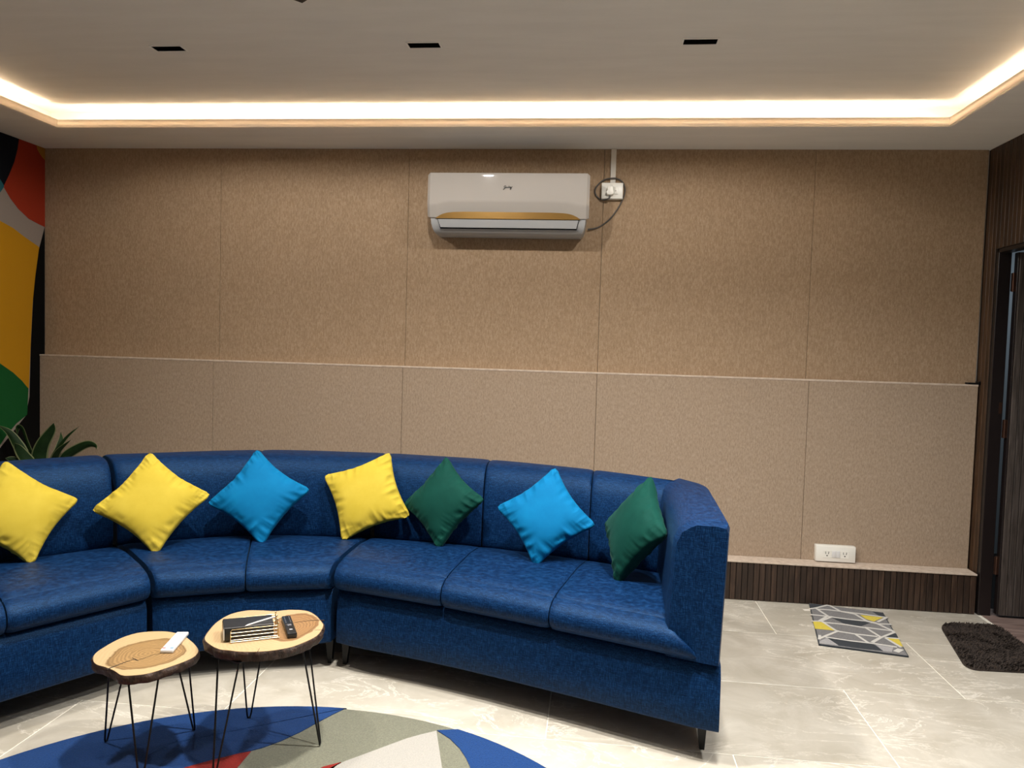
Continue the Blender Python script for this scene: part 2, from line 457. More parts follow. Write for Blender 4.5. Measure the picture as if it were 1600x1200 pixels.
# low plinth of walnut slats with a pale ledge on top
ZP = 0.216
tr = mk('trim_1', box(XL, XR-.012, -.144, .02, 0.0, ZP-.004), M['groove'], kind='structure', origin=(0, -.15, 0))
mk('ledge', box(XL, XR-.012, -.158, -.046, ZP-.002, ZP+.008, .002, 1), M['ledge'], tr)
sl = None; pitch = 0.0318; n = int((XR-.012-XL)/pitch)
for k in range(n):
    x0 = XR-.0125-(k+1)*pitch
    if sl is None: sl = mk('slat', box(x0+.0017, x0+pitch-.0017, -.1515, -.143, .002, ZP-.002, .0014, 1), M['slat'], tr, origin=(x0+pitch/2, -.15, 0)); s0 = sl.location.copy(); sx0 = x0
    else: dup(sl, (s0.x + x0 - sx0, s0.y, s0.z), tr)

# left wall: painted mural of overlapping curves
wl = mk('wall_left', box(XL-.12, XL, YF-.1, .1, -.02, ZC+.05), M['mural_grey'], kind='structure', origin=(XL, -3, 0))
def mural(pts, col, k, sm=0):
    P = [px(a, b, 'x', XL) if not isinstance(a, Vector) else a for a, b in pts]
    P = [Vector((0, min(-.0005, p.y), max(0.002, min(ZS-.001, p.z)))) for p in P]
    if sm: P = [Vector((0, min(-.0005, q.y), max(0.002, min(ZS-.001, q.z)))) for q in smooth_poly([(p.x, p.y, p.z) for p in P], sm)]
    V = [(XL, p.y, p.z) for p in P] + [(XL+.0006*k, p.y, p.z) for p in P]; m = len(P)
    F = [tuple(range(m))[::-1], tuple(range(m, 2*m))] + [(i, (i+1) % m, m+(i+1) % m, m+i) for i in range(m)]
    return mk('mural_patch', (V, F), M['mural_'+col], wl)
def W(y, z): return (Vector((XL, y, z)), None)
mural([(70, 355), (58, 400), (52, 460), (48, 540), (46, 620), (40, 650), (0, 700), (-40, 740), (-60, 900), (60, 900), (72, 700), (72, 330)], 'black', 1)
mural([(0, 345), (20, 356), (38, 370), (61, 386), (55, 430), (51, 470), (48, 530), (45, 606), (20, 640), (-40, 640), (-200, 620), (-200, 330), (-60, 325)], 'gold', 2)
mural([(0, 568), (20, 582), (34, 595), (44, 607), (43, 630), (42, 648), (25, 662), (10, 680), (-10, 710), (-60, 760), (-200, 800), (-200, 560), (-80, 545)], 'green', 3)
mural([(29, 214), (58, 224), (73, 231), (73, 320), (71, 355), (60, 350), (45, 342), (28, 326), (16, 310), (5, 291), (14, 272), (22, 252), (27, 232)], 'red', 4)
mural([(56, 222), (74, 231), (74, 252), (64, 244), (58, 234)], 'orange', 5)
mural([(-150, 150), (29, 214), (27, 232), (22, 252), (14, 272), (5, 291), (-10, 270), (-60, 200)], 'navy', 5)
mural([(0, 281), (6, 291), (0, 300), (-30, 330), (-90, 300), (-60, 200)], 'teal', 6)

# right wall: vertical walnut slats around a doorway
DY0, DY1, DH = -1.02, -0.133, 1.976
wr = mk('wall_right', join(box(XR+.006, XR+.064, DY1, .1, -.02, ZC+.05), box(XR+.006, XR+.064, DY0, DY1, DH, ZC+.05), box(XR+.006, XR+.064, YF-.1, DY0, -.02, ZC+.05)), M['groove'], kind='structure', origin=(XR, -1, 0))
p2 = 0.0385; full = short = None
for k in range(52):
    y1 = -.001 - k*p2; y0 = y1-p2
    over = (y0 < DY1+.001 and y1 > DY0)
    z0 = DH+.004 if over else .002
    c = Vector((XR, (y0+y1)/2, z0))
    proto = short if over else full
    if proto is None:
        o = mk('slat', box(XR, XR+.0065, y0+.002, y1-.002, z0, ZS, .0016, 1), M['slat_wall'], wr, origin=c)
        if over: short = o
        else: full = o
    else: dup(proto, c - wloc(wr), wr)
mk('wall_front', box(XL-.1, XR+.1, YF-.12, YF, -.02, ZC+.05), M['wall_paint'], kind='structure')

# ------------------------------------------------------------------ ceiling with lit cove
CG = 0.16   # depth of the cove behind the lip
cl = mk('ceiling', box(RX0-CG-.02, RX1+CG+.02, RY0-CG-.02, RY1+CG+.02, ZC, ZC+.06), M['ceil'], kind='structure', origin=(0, -3, ZC))
t = .014
sof = join(box(XL, XR+.006, RY1+t, .02, ZS, ZS+.012), box(XL, XR+.006, YF, RY0-t, ZS, ZS+.012), box(XL, RX0-t, RY0-t, RY1+t, ZS, ZS+.012), box(RX1+t, XR+.006, RY0-t, RY1+t, ZS, ZS+.012))
mk('soffit', sof, M['ceil'], cl)
LZ = ZS+.042
mk('cove_lip', join(box(RX0-t, RX1+t, RY1, RY1+t, ZS, LZ), box(RX0-t, RX1+t, RY0-t, RY0, ZS, LZ), box(RX0-t, RX0, RY0, RY1, ZS, LZ), box(RX1, RX1+t, RY0, RY1, ZS, LZ)), M['lip'], cl)
mk('cove_wall', join(box(RX0-CG-.02, RX1+CG+.02, RY1+CG, RY1+CG+.02, ZS+.012, ZC+.01), box(RX0-CG-.02, RX1+CG+.02, RY0-CG-.02, RY0-CG, ZS+.012, ZC+.01),
     box(RX0-CG-.02, RX0-CG, RY0-CG, RY1+CG, ZS+.012, ZC+.01), box(RX1+CG, RX1+CG+.02, RY0-CG, RY1+CG, ZS+.012, ZC+.01)), M['white_cove'], cl)
# LED tape stuck on the hidden back face of the lip, shining at the cove wall
za, zb_ = ZS+.014, ZS+.026; q0_, q1_ = t, t+.003
mk('led_strip', join(box(RX0-q1_, RX1+q1_, RY1+q0_, RY1+q1_, za, zb_), box(RX0-q1_, RX1+q1_, RY0-q1_, RY0-q0_, za, zb_),
     box(RX0-q1_, RX0-q0_, RY0-q0_, RY1+q0_, za, zb_), box(RX1+q0_, RX1+q1_, RY0-q0_, RY1+q0_, za, zb_)), M['led'], cl)

# linear blade downlights in the recess
spot = bpy.data.lights.new('downlight_lamp', 'SPOT'); spot.energy = DOWN['e']; spot.color = DOWN['col']
spot.spot_size = DOWN['size']; spot.spot_blend = DOWN['blend']; spot.shadow_soft_size = 0.03
names = ('leftmost linear black downlight recessed in the ceiling above the sofa', 'middle linear black downlight recessed in the ceiling left of the air conditioner', 'rightmost linear black downlight recessed in the ceiling above the right end of the sofa')
for (cx, lb) in zip((-1.935, -0.775, 0.388), names):
    d = empty('linear_downlight', (cx, -1.211, ZC-.004), lb, 'downlight', group='linear ceiling downlights')
    x0, x1, y0, y1 = cx-.068, cx+.068, -1.239, -1.183
    mk('trim_ring', join(box(x0-.006, x1+.006, y0-.006, y0, ZC-.004, ZC-.0002), box(x0-.006, x1+.006, y1, y1+.006, ZC-.004, ZC-.0002), box(x0-.006, x0, y0, y1, ZC-.004, ZC-.0002), box(x1, x1+.006, y0, y1, ZC-.004, ZC-.0002)), M['trim_white'], d)
    mk('housing', box(x0, x1, y0, y1, ZC-.0018, ZC-.0002), M['dark_slot'], d)
    for i in range(5):
        xc = x0+.0136+i*.0272
        mk('reflector_cell', loft([[(xc+math.cos(a)*r, -1.211+math.sin(a)*r*1.5, z) for a in [2*math.pi*q/12 for q in range(12)]] for r, z in ((.0125, ZC-.0035), (.0115, ZC-.0035), (.010, ZC-.0022), (.004, ZC-.002))]), M['dark_slot'], d, smooth=40)
    so = bpy.data.objects.new('lamp', spot); COL.objects.link(so); so.parent = d; so.location = (0, 0, -.012)

# black bracket end at the top of the frame: a small square pendant arm hanging from the ceiling
q = px(476, 5, 'z', ZC-.12)
br = empty('projector_bracket', (q.x, q.y-.03, ZC), 'black metal bracket end hanging from the ceiling at top edge', 'bracket')
Mb = Matrix.Translation((q.x-.002, q.y-.040, 0)) @ Matrix.Rotation(math.radians(50), 4, 'Z')
mk('arm', xform(box(-.025, .028, -.032, .032, ZC-.12, ZC-.09, .002, 1), Mb), M['black_metal'], br, smooth=30)
mk('drop_rod', tube([(q.x, q.y-.045, ZC), (q.x, q.y-.045, ZC-.095)], .014, 12), M['black_metal'], br, smooth=40)
mk('ceiling_plate', xform(box(-.05, .05, -.05, .05, ZC-.006, ZC-.0002, .002, 1), Mb), M['black_metal'], br, smooth=30)

# ------------------------------------------------------------------ doorway, door and the corridor behind it
d1 = mk('door_1', join(box(XR+.001, XR+.066, DY1-.022, DY1, 0, DH, .002, 1), box(XR+.001, XR+.066, DY0, DY0+.022, 0, DH, .002, 1), box(XR+.001, XR+.066, DY0, DY1, DH-.020, DH, .002, 1)), M['frame'], kind='structure', origin=(XR, -.5, 0))
LX0, LX1, LY = XR+.089, XR+.93, -.172
leaf = mk('door_leaf', box(LX0, LX1, LY, LY+.036, .012, 1.958, .002, 1), M['frame'], d1)
s = None
for k in range(24):
    x0 = LX0+.006+k*.0345
    if s is None: s = mk('slat', box(x0+.0015, x0+.033, LY-.009, LY+.001, .014, 1.956, .0016, 1), M['slat_door'], leaf, origin=(x0+.017, LY, 0)); s0 = s.location.copy()
    else: dup(s, (s0.x+k*.0345, s0.y, s0.z), leaf)
for z in (.28, 1.02, 1.80):
    mk('hinge', join(tube([(XR+.078, LY+.012, z-.05), (XR+.078, LY+.012, z+.05)], .007, 10), box(XR+.064, XR+.09, LY+.008, LY+.011, z-.048, z+.048)), M['hinge'], d1, smooth=40)
mk('latch_plate', box(XR+.045, XR+.060, DY1-.024, DY1-.0215, 1.10, 1.16), M['hinge'], d1)
fc = mk('floor', box(XR+.021, 3.4, -2.2, 1.4, -.06, -.004), M['groove'], kind='structure')
for k in range(9):
    mk('plank', box(XR+.022, 3.38, -.02-(k+1)*.13+.002, -.02-k*.13-.002, -.004, 0, .001, 1), M['plank'], fc)
mk('wall_right', box(3.4, 3.5, -2.2, 1.4, -.02, 2.5), M['corridor'], kind='structure')
mk('wall_back', box(XR+.07, 3.4, 1.3, 1.4, -.02, 2.5), M['corridor'], kind='structure')
mk('wall_front', box(XR+.066, 3.4, -2.3, -2.2, -.02, 2.5), M['corridor'], kind='structure')
mk('ceiling', box(XR+.066, 3.5, -2.3, 1.4, 2.45, 2.5), M['corridor'], kind='structure')

# ------------------------------------------------------------------ sofa modules
def guide(F, J, B):
    f, j, b = crv(F), crv(J), crv(B)
    def at(t, d, z, part):
        Fp, Jp, Bp = f(t), j(t), b(t)
        if part == 'seat':   # d measured from the front towards the backrest
            u = (Jp-Fp); L = u.length; u.normalize()
            p = Fp + u*(d if d < .2 else L + (d-1.0))     # d >= .2 is 1.0 + offset from the joint
        elif part == 'back':
            u = (Bp-Jp); L = u.length; u.normalize()
            p = Jp + u*(d if d < .3 else L + (d-1.0))
        return Vector((p.x, p.y, z))
    return at, f, j, b

SEAT = [(.03, .340), (-.004, .352), (-.024, .375), (-.026, .405), (-.012, .432), (.018, .450), (.046, .4565), (.052, .4515), (.058, .458), (.12, .464), (1-.20, .468), (1-.06, .456), (1-.01, .440), (1.05, .425), (1.05, .340)]
BACK = [(.03, .42), (.0, .445), (.004, .52), (.016, .62), (.030, .70), (.052, .762), (.090, .802), (.14, .818), (1-.09, .820), (1-.03, .808), (1-.004, .775), (1.0, .70), (1.0, .135), (1-.05, .135), (1-.06, .40)]
BASE_F = [(.006, .117), (.000, .126), (.000, .20), (.004, .30), (.020, .338), (.05, .348)]

def section(at, t0, t1, prof, part, gap=.0022, n=14, skew=None, length=1.0):
    """closed rounded cross-section swept from t0 to t1, its ends drawn in to make the seam"""
    cz = sum(p[1] for p in prof)/len(prof)
    loops = []
    e = gap/length
    steps = [(t0+e, .014, 1), (t0+e*1.2, .006, 1), (t0+e+.010/length, .0015, 1)] + [(t0+(t1-t0)*i/n, 0, 0) for i in range(1, n)] + [(t1-e-.010/length, .0015, 2), (t1-e*1.2, .006, 2), (t1-e, .014, 2)]
    for t, ins, _ in steps:
        L = []
        for d, z in prof:
            z2 = z - ins*(1 if z > cz else -1)*min(1, abs(z-cz)/.03)
            d2 = d
            if d < .2: d2 = d + ins*(1 if part == 'seat' else .9)
            P = at(t, d2, z2, part)
            if skew: P = P + skew(t, d, z)
            L.append(P)
        if part == 'back': L = [Vector(q) for q in chaikin([tuple(q) for q in L], 2)]
        loops.append(L)
    return loft(loops)

def resample(prof, k=3):
    out = []; n = len(prof)
    for q in smooth_poly([(a, b, 0) for a, b in prof], k): out.append((q.x, q.y))
    return out

def sofa(name, label, F, J, B, seat_ts, back_ts, arm=None, flip=False, base_ext=0.0, base_end=None, legs=()):
    at, f, j, b = guide(F, J, B)
    root = empty('sofa_module', (f(.5)+b(.5))/2 * 1.0, label, 'sofa', group='modules of the curved blue sofa')
    root.location.z = 0
    # base: upholstered plinth box following the curves
    loops = []
    tmax = 1.0
    ts = [i/18 for i in range(19)]
    for q, tt in enumerate(ts):
        t = .004 + tt*(.992 + base_ext)
        if base_ext and t > 1:      # under the armrest: run on to the armrest's outer face
            k = min(1, (t-1)/(base_ext-.004)); ff = f(1).lerp(Vector((*base_end[0], 0)), k); bb = b(1).lerp(Vector((*base_end[1], 0)), k)
        else: ff, bb = f(t), b(t)
        u = (bb-ff).normalized(); L = (bb-ff).length
        ins = .012 if q in (0, 18) else 0
        loop = [(d+ins, z) for d, z in BASE_F] + [(L-.06, .345), (L-.02, .335), (L-.014, .14), (L-.02, .117)]
        loops.append([Vector((ff.x, ff.y, 0)) + u*d + Vector((0, 0, z)) for d, z in loop])
    mk('base', loft(loops), M['sofa'], root, smooth=50)
    Ls = (f(1)-f(0)).length; Lb = (b(1)-b(0)).length
    for i in range(len(seat_ts)-1):
        sk = None
        if arm and i == len(seat_ts)-2:
            ta, tb = seat_ts[i], seat_ts[i+1]; dirv = (f(1)-f(.9)).normalized()
            def sk(t, d, z, ta=ta, tb=tb, dirv=dirv):
                k = max(0, (t-(tb-.10))/.10)
                fr = max(0, min(1, (.075-d)/.06)) if d < .2 else 0
                return dirv*(0.105*k*fr*max(0, min(1, (.462-z)/.11)))
        mk('seat_section', section(at, seat_ts[i], seat_ts[i+1], SEAT, 'seat', skew=sk, length=Ls), M['sofa'], root, smooth=50)
    for i in range(len(back_ts)-1):
        mk('back_section', section(at, back_ts[i], back_ts[i+1], BACK, 'back', length=Lb), M['sofa'], root, smooth=60)
    if arm:
        inner, outer = crv(arm[0]), crv(arm[1]); loops = []
        N = 22
        for q in range(N+1):
            t = q/N
            a, o = inner(t), outer(t)
            e = 0
            if q == N: e = .010
            if q == 0: e = .03
            wv = (o-a); wl_ = wv.length; wv.normalize()
            # rounded top on the inner side, crisper on the outer side; flares slightly towards the bottom
            prof = [(-.016, .345), (-.012, .45), (-.004, .62), (0, .70), (.004, .745), (.020, .784), (.050, .806), (.09, .815), (wl_-.02, .820), (wl_+.008, .814), (wl_+.014, .800), (wl_+.011, .70), (wl_, .345)]
            if q == N: prof = [(w_+(e if w_ < wl_*.5 else -e), z-(e if z > .6 else 0)) for w_, z in prof]
            loops.append([Vector((a.x, a.y, 0)) + wv*w_ + Vector((0, 0, z)) for w_, z in prof])
        # soft front edge
        mk('armrest', loft(loops), M['sofa'], root, smooth=50)
    for p, ang in legs:
        # tapered sabre leg of flat black metal
        prof = [(0, 0), (.016, 0), (.026, .085), (.034, .104), (.075, .118), (.075, .131), (-.004, .131), (-.006, .10)]
        Mx = Matrix.Translation((p[0], p[1], 0)) @ Matrix.Rotation(ang, 4, 'Z')
        VF = ([(x, -.012, z) for x, z in prof] + [(x, .012, z) for x, z in prof], [tuple(range(8))[::-1], tuple(range(8, 16))] + [(i, (i+1) % 8, 8+(i+1) % 8, 8+i) for i in range(8)])
        mk('leg', xform(VF, Mx), M['black_metal'], root, smooth=30)
    return root

RF = [(-1.045, -1.447), (-.565, -1.58), (-.131, -1.735), (.28, -1.895)]
RJ = [(-1.035, -.935), (-.50, -.985), (0.0, -1.11), (.33, -1.25)]
RB = [(-1.035, -.60), (-.50, -.665), (.02, -.84), (.40, -1.05)]
RARM = ([(.30, -1.20), (.305, -1.29), (.300, -1.50), (.290, -1.75), (.283, -1.897)], [(.40, -1.05), (.474, -1.20), (.472, -1.45), (.462, -1.70), (.450, -1.960)])
MF = [(-1.697, -1.697), (-1.385, -1.553), (-1.062, -1.447)]
MJ = [(-2.105, -1.305), (-1.60, -1.02), (-1.05, -.94)]
MB = [(-2.345, -1.08), (-1.70, -.69), (-1.052, -.60)]
c0 = Vector((-1.38, -1.565)); ax = Vector((-.367, .93)).normalized(); pv = Vector((ax.y, -ax.x))
def mir(P):
    out = []
    for p in P:
        d = Vector((p[0], p[1]))-c0; r = c0 + ax*d.dot(ax) - pv*d.dot(pv); out.append((r.x, r.y))
    return out
pi = math.pi
sofa('right', 'right module of the curved blue sofa, with the armrest and three seat sections', RF, RJ, RB, [0, 1/3, 2/3, 1], [0, 1/3, 2/3, 1.0], RARM, base_ext=.13, base_end=((.452, -1.963), (.474, -1.19)),
     legs=[((-1.03, -1.36), 0), ((.425, -1.83), pi), ((.40, -1.25), pi), ((-1.01, -.70), 0)])
sofa('middle', 'middle module of the curved blue sofa, between its two longer modules', MF, MJ, MB, [0, .5, 1], [0, .5, 1],
     legs=[((-1.08, -1.36), pi), ((-1.08, -.70), pi), ((-1.70, -1.58), .4), ((-2.2, -1.10), .4)])
sofa('left', 'left module of the curved blue sofa, cut off by the left edge', mir(RF), [(x-.035, y) for x, y in mir(RJ)], [(x-.065, y) for x, y in mir(RB)], [0, 1/3, 2/3, 1], [0, 1/3, 2/3, 1.0], tuple(mir(q) for q in RARM), base_ext=.13, base_end=tuple(mir([(.452, -1.963), (.474, -1.19)])),
     legs=[(mir([(-1.03, -1.36)])[0], pi+.7), (mir([(.425, -1.83)])[0], .7), (mir([(.40, -1.25)])[0], .7), (mir([(-1.01, -.70)])[0], pi+.7)])

# ------------------------------------------------------------------ cushions
def cushion(c, yw, lean, ro, h, mat, label, seed, T=.058, dy=0.0, group=None):
    nrm = Vector((-math.sin(yw)*math.cos(lean), -math.cos(yw)*math.cos(lean), math.sin(lean)))
    rt = Vector((math.cos(yw), -math.sin(yw), 0)); up = nrm.cross(rt)
    cc, ss = math.cos(ro), math.sin(ro)
    ex = cc*rt + ss*up; ey = -ss*rt + cc*up
    rnd = random.Random(seed); N = 76
    waves = [[(rnd.uniform(8, 30), rnd.uniform(0, 6.28), rnd.uniform(.4, 1)) for _ in range(6)] for _ in range(8)]
    amp = [rnd.uniform(.35, 1.0) for _ in range(8)]; ph0 = [rnd.uniform(0, 6) for _ in range(4)]
    V, F, idx = [], [], {}
    C = Vector(c)
    hh = h*1.07
    for side in (1, -1):
        for i in range(N+1):
            for k in range(N+1):
                border = i in (0, N) or k in (0, N)
                if side == -1 and border: idx[(side, i, k)] = idx[(1, i, k)]; continue
                u = -math.cos(math.pi*i/N)*.35 + (2*i/N-1)*.65; v = -math.cos(math.pi*k/N)*.35 + (2*k/N-1)*.65
                inx = 1-.135*(1-v*v)**1.2*abs(u)**1.5; iny = 1-.135*(1-u*u)**1.2*abs(v)**1.5
                x, y = hh*u*inx, hh*v*iny
                # blunt dog-eared corners
                cr = max(0, abs(u)+abs(v)-1.82)/.18
                x *= 1-.055*cr; y *= 1-.055*cr
                th = T*max(0, (1-u*u)*(1-v*v))**.42
                th *= 1 + .06*math.sin(3*u+seed)*math.sin(2.3*v+seed*2)
                wr_ = 0
                for e_i, (dist, s_) in enumerate(((1-u, v), (1+u, v), (1-v, u), (1+v, u))):
                    reach = .17*(1+.5*math.sin(s_*7+ph0[e_i]+seed))
                    fall = math.exp(-((dist-.13)/reach)**2)
                    j = e_i + (0 if side == 1 else 4)
                    val = sum(a_*(1-2*abs(math.sin(fq*.5*s_+ph+dist*2))**.7) for fq, ph, a_ in waves[j])/2.6
                    wr_ += fall*amp[j]*val*(1 - .3*abs(s_))
                lo = .004 if not border else 0
                z = side*(th + lo) + side*.0115*wr_*(0 if border else 1)
                if border:
                    z = .0035*sum(a_*math.sin(fq*(u+v*1.3)*1.2+ph) for fq, ph, a_ in waves[0])/2
                idx[(side, i, k)] = len(V); V.append(C + ex*x + ey*y + nrm*z)
    for side in (1, -1):
        for i in range(N):
            for k in range(N):
                F.append((idx[(side, i, k)], idx[(side, i+1, k)], idx[(side, i+1, k+1)], idx[(side, i, k+1)]))
    return mk('cushion', (V, F), M[mat], smooth=80, label=label, cat='cushion', group=group)
G = 'velvet scatter cushions on the sofa'
cushion((-2.3043, -1.6548, .6511), -.8936, .4568, .9007, .155, 'yellow', 'yellow velvet cushion on the left sofa module, cut by the left edge', 1, group=G)
cushion((-1.9025, -1.3653, .6555), -.4583, .5116, .8893, .1624, 'yellow', 'yellow velvet cushion on its corner over the left gap in the sofa', 2, group=G)
cushion((-1.5223, -1.129, .6545), -.2193, .4524, .9336, .1578, 'blue', 'bright blue velvet cushion at the middle of the middle sofa module', 3, group=G)
cushion((-1.0553, -.9887, .6540), -.0569, .4235, .3967, .1608, 'yellow', 'yellow velvet cushion resting on its edge beside a dark green cushion', 4, group=G)
cushion((-.6820, -1.0160, .6490), .386, .3784, .96, .1501, 'green', 'dark green velvet cushion between a yellow and a blue cushion', 5, group=G)
cushion((-.1901, -1.211, .6512), .1008, .4102, .6782, .1518, 'blue', 'bright blue velvet cushion on the right sofa module between two green cushions', 6, group=G)
cushion((.1826, -1.3978, .659), 1.1356, .4042, .941, .158, 'green', 'green velvet cushion leaning sideways against the sofa armrest', 7, T=.062, group=G)

# ------------------------------------------------------------------ round tufted rug
RC, RR, RZ = Vector((-.876, -2.948, 0)), 1.168, .012
N = 140
def rim(r, z): return [(RC.x+math.cos(2*pi*i/N)*r, RC.y+math.sin(2*pi*i/N)*r, z) for i in range(N)]
rug = mk('round_rug', loft([rim(RR-.004, .0005), rim(RR, .004), rim(RR, RZ-.004), rim(RR-.005, RZ)]), M['rug_olive'], smooth=50, label='round tufted rug with blue, olive, cream and red shapes under the tables', cat='rug')
def patch(pts, mat, world=None):
    P = [px(a, b, 'z', RZ) for a, b in pts] + [Vector((a, b, 0)) for a, b in (world or [])]
    P = [Vector((p.x, p.y, 0)) for p in P]
    out = []
    for p in P:
        d = p-RC; d.z = 0
        if d.length > RR-.003: d = d.normalized()*(RR-.003)
        out.append(RC+d)
    return mk('pile_patch', prism([(p.x, p.y) for p in out], RZ-.004, RZ+.003), M[mat], rug)
def arc(a0, a1, n=24): return [(RC.x+math.cos(math.radians(a0+(a1-a0)*i/n))*1.3, RC.y+math.sin(math.radians(a0+(a1-a0)*i/n))*1.3) for i in range(n+1)]
patch([(541, 1105), (520, 1117), (495, 1130), (470, 1144), (440, 1158), (410, 1169), (375, 1178), (330, 1189), (290, 1200)], 'rug_blue', [(-1.35, -2.40), (-1.6, -2.5), (-1.85, -2.62)] + arc(165, 90)[:])
patch([(392, 1175), (375, 1178), (330, 1189), (290, 1200)], 'rug_red', [(-1.35, -2.40), (-1.6, -2.5), (-1.85, -2.62), (-1.9, -3.0), (-1.4, -2.75), (-1.15, -2.50), (-1.09, -2.28)])
patch([(682, 1143), (660, 1148), (635, 1155), (600, 1168), (565, 1181), (538, 1191), (515, 1203)], 'rug_cream', [(-.86, -2.40), (-.80, -2.6), (-.62, -2.75), (-.42, -2.62), (-.38, -2.35)])
patch([(533, 1192), (505, 1199), (480, 1212), (515, 1203)], 'rug_red', [(-.86, -2.40), (-.92, -2.5), (-.90, -2.35)])
patch([(735, 1200), (728, 1185), (718, 1170), (703, 1155), (683, 1142)], 'rug_blue', arc(68, 0)[:] + [(.1, -3.0), (-.25, -2.8), (-.36, -2.5), (-.36, -2.25)])

# ------------------------------------------------------------------ live-edge slice tables
def slab_table(label, ztop, outline, thick, feet, heart, hs, matargs, cracks, seed):
    top = [px(a, b, 'z', ztop) for a, b in outline]
    P = smooth_poly([(p.x, p.y, 0) for p in top], 7)
    cen = sum(P, Vector())/len(P)
    root = empty('slice_table', (cen.x, cen.y, RZ), label, 'side table', group='tree slice tables on hairpin legs')
    hl = px(heart[0], heart[1], 'z', ztop)
    mat = slice_mat('end_grain', (hl.x-cen.x, hl.y-cen.y, heart[2]), hs, *matargs)
    rn = random.Random(seed); off = rn.uniform(0, 50)
    def ring(s, z, amp, f=38):
        out = []
        for p in P:
            d = p-cen; k = noise.noise(Vector((p.x*f+off, p.y*f, z*45)))
            q = cen + d.normalized()*(d.length*s + amp*k); out.append((q.x, q.y, z))
        return out
    inner = ring(.985, ztop, 0)
    mk('slab_top', loft([ring(.98, ztop-.008, 0), inner]), mat, root)
    zb = ztop-thick
    mk('bark_edge', loft([ring(.982, ztop-.002, 0), ring(.998, ztop-.0005, .002), ring(1.012, ztop-.005, .004)] + [ring(1.018-.03*(i/6)**2, ztop-.005-(thick-.008)*i/6, .0065) for i in range(1, 7)] + [ring(.93, zb, .002)]), M['bark'], root, smooth=50)
    for c in cracks:
        pts = [px(a, b, 'z', ztop+.0004) for a, b, _ in c]; L = []; R_ = []
        for i, (p, (a, b, wd)) in enumerate(zip(pts, c)):
            tv = pts[min(i+1, len(pts)-1)] - pts[max(i-1, 0)]; nv = Vector((-tv.y, tv.x, 0)).normalized()*wd
            L.append(p+nv); R_.append(p-nv)
        mk('crack', prism([(p.x, p.y) for p in L+R_[::-1]], ztop-.003, ztop+.0005), M['crack'], root)
    # hairpin legs: one bent rod each, both ends under a small plate
    fc_ = sum((Vector((x, y, 0)) for x, y in feet), Vector())/3
    for x, y in feet:
        ft = Vector((x, y, RZ+.0108)); d = (Vector((x, y, 0))-fc_).normalized(); tn = Vector((-d.y, d.x, 0))
        base = Vector((x, y, 0)) - d*.055
        a = base + tn*.045; b_ = base - tn*.045; a.z = b_.z = zb+.002
        f1, f2 = ft+tn*.006, ft-tn*.006; dn = (a-f1).normalized()
        pts = [a, a.lerp(f1, .5), f1+dn*.006, f1.lerp(f2, .15)-Vector((0, 0, .004)), f1.lerp(f2, .85)-Vector((0, 0, .004)), f2+(b_-f2).normalized()*.006, b_.lerp(f2, .5), b_]
        leg = mk('hairpin_leg', tube(pts, .0031, 8), M['black_metal'], root, smooth=60)
        Mx = Matrix.Translation((base.x, base.y, zb)) @ Matrix.Rotation(math.atan2(tn.y, tn.x), 4, 'Z')
        mk('mounting_plate', xform(box(-.06, .06, -.016, .016, -.0035, .001), Mx), M['black_metal'], leg)
    return root
def z5(*pts): return [(100+x/3.636, 920+y/3.636) for x, y in pts]
outL = z5((163,410),(172,370),(235,325),(320,280),(410,251),(500,241),(600,243),(680,265),(735,305),(766,345),(752,378),(700,408),(600,445),(480,482),(385,494),(325,492),(282,466),(232,446),(185,432))
outR = z5((795,285),(820,237),(868,187),(940,145),(1030,123),(1110,121),(1200,125),(1290,118),(1380,124),(1430,148),(1466,185),(1477,212),(1450,258),(1400,290),(1300,330),(1200,350),(1100,359),(1000,359),(930,351),(880,345),(828,320))
ZA, ZB = .36, .405
def z3(x, y, wd): return (135+x/8.649, 975+y/8.649, wd)
slab_table('smaller tree slice table on black hairpin legs, with the white remote on it', ZA, outL, .031, [(-1.588, -2.147), (-1.340, -2.345), (-1.343, -2.028)],
           (231, 1021, .10), (.118, .132), (62, (0.10, 0.055, 0.020), (0.29, 0.175, 0.072), (0.41, 0.295, 0.16)),
           [[z3(275, 612, .003), z3(420, 555, .0022), z3(540, 510, .0016), z3(660, 470, .0012), z3(700, 500, .0005)], [z3(620, 455, .001), z3(680, 490, .0014), z3(760, 470, .0009), z3(900, 415, .0007), z3(1010, 395, .0003)]], 5)
slab_table('taller tree slice table on black hairpin legs, with the wire rack on it', ZB, outR, .034, [(-1.137, -2.280), (-1.196, -1.914), (-.880, -2.052)],
           (456, 979, .1), (.084, .135), (60, (0.11, 0.050, 0.019), (0.27, 0.15, 0.062), (0.40, 0.285, 0.155)),
           [[z5((1478, 177))[0]+(.0022,), z5((1400, 180))[0]+(.0016,), z5((1340, 187))[0]+(.0012,), z5((1290, 195))[0]+(.0004,)], [z5((1476, 232))[0]+(.0014,), z5((1420, 234))[0]+(.0004,)], [z5((1100, 357))[0]+(.001,), z5((1112, 335))[0]+(.0003,)]], 9)

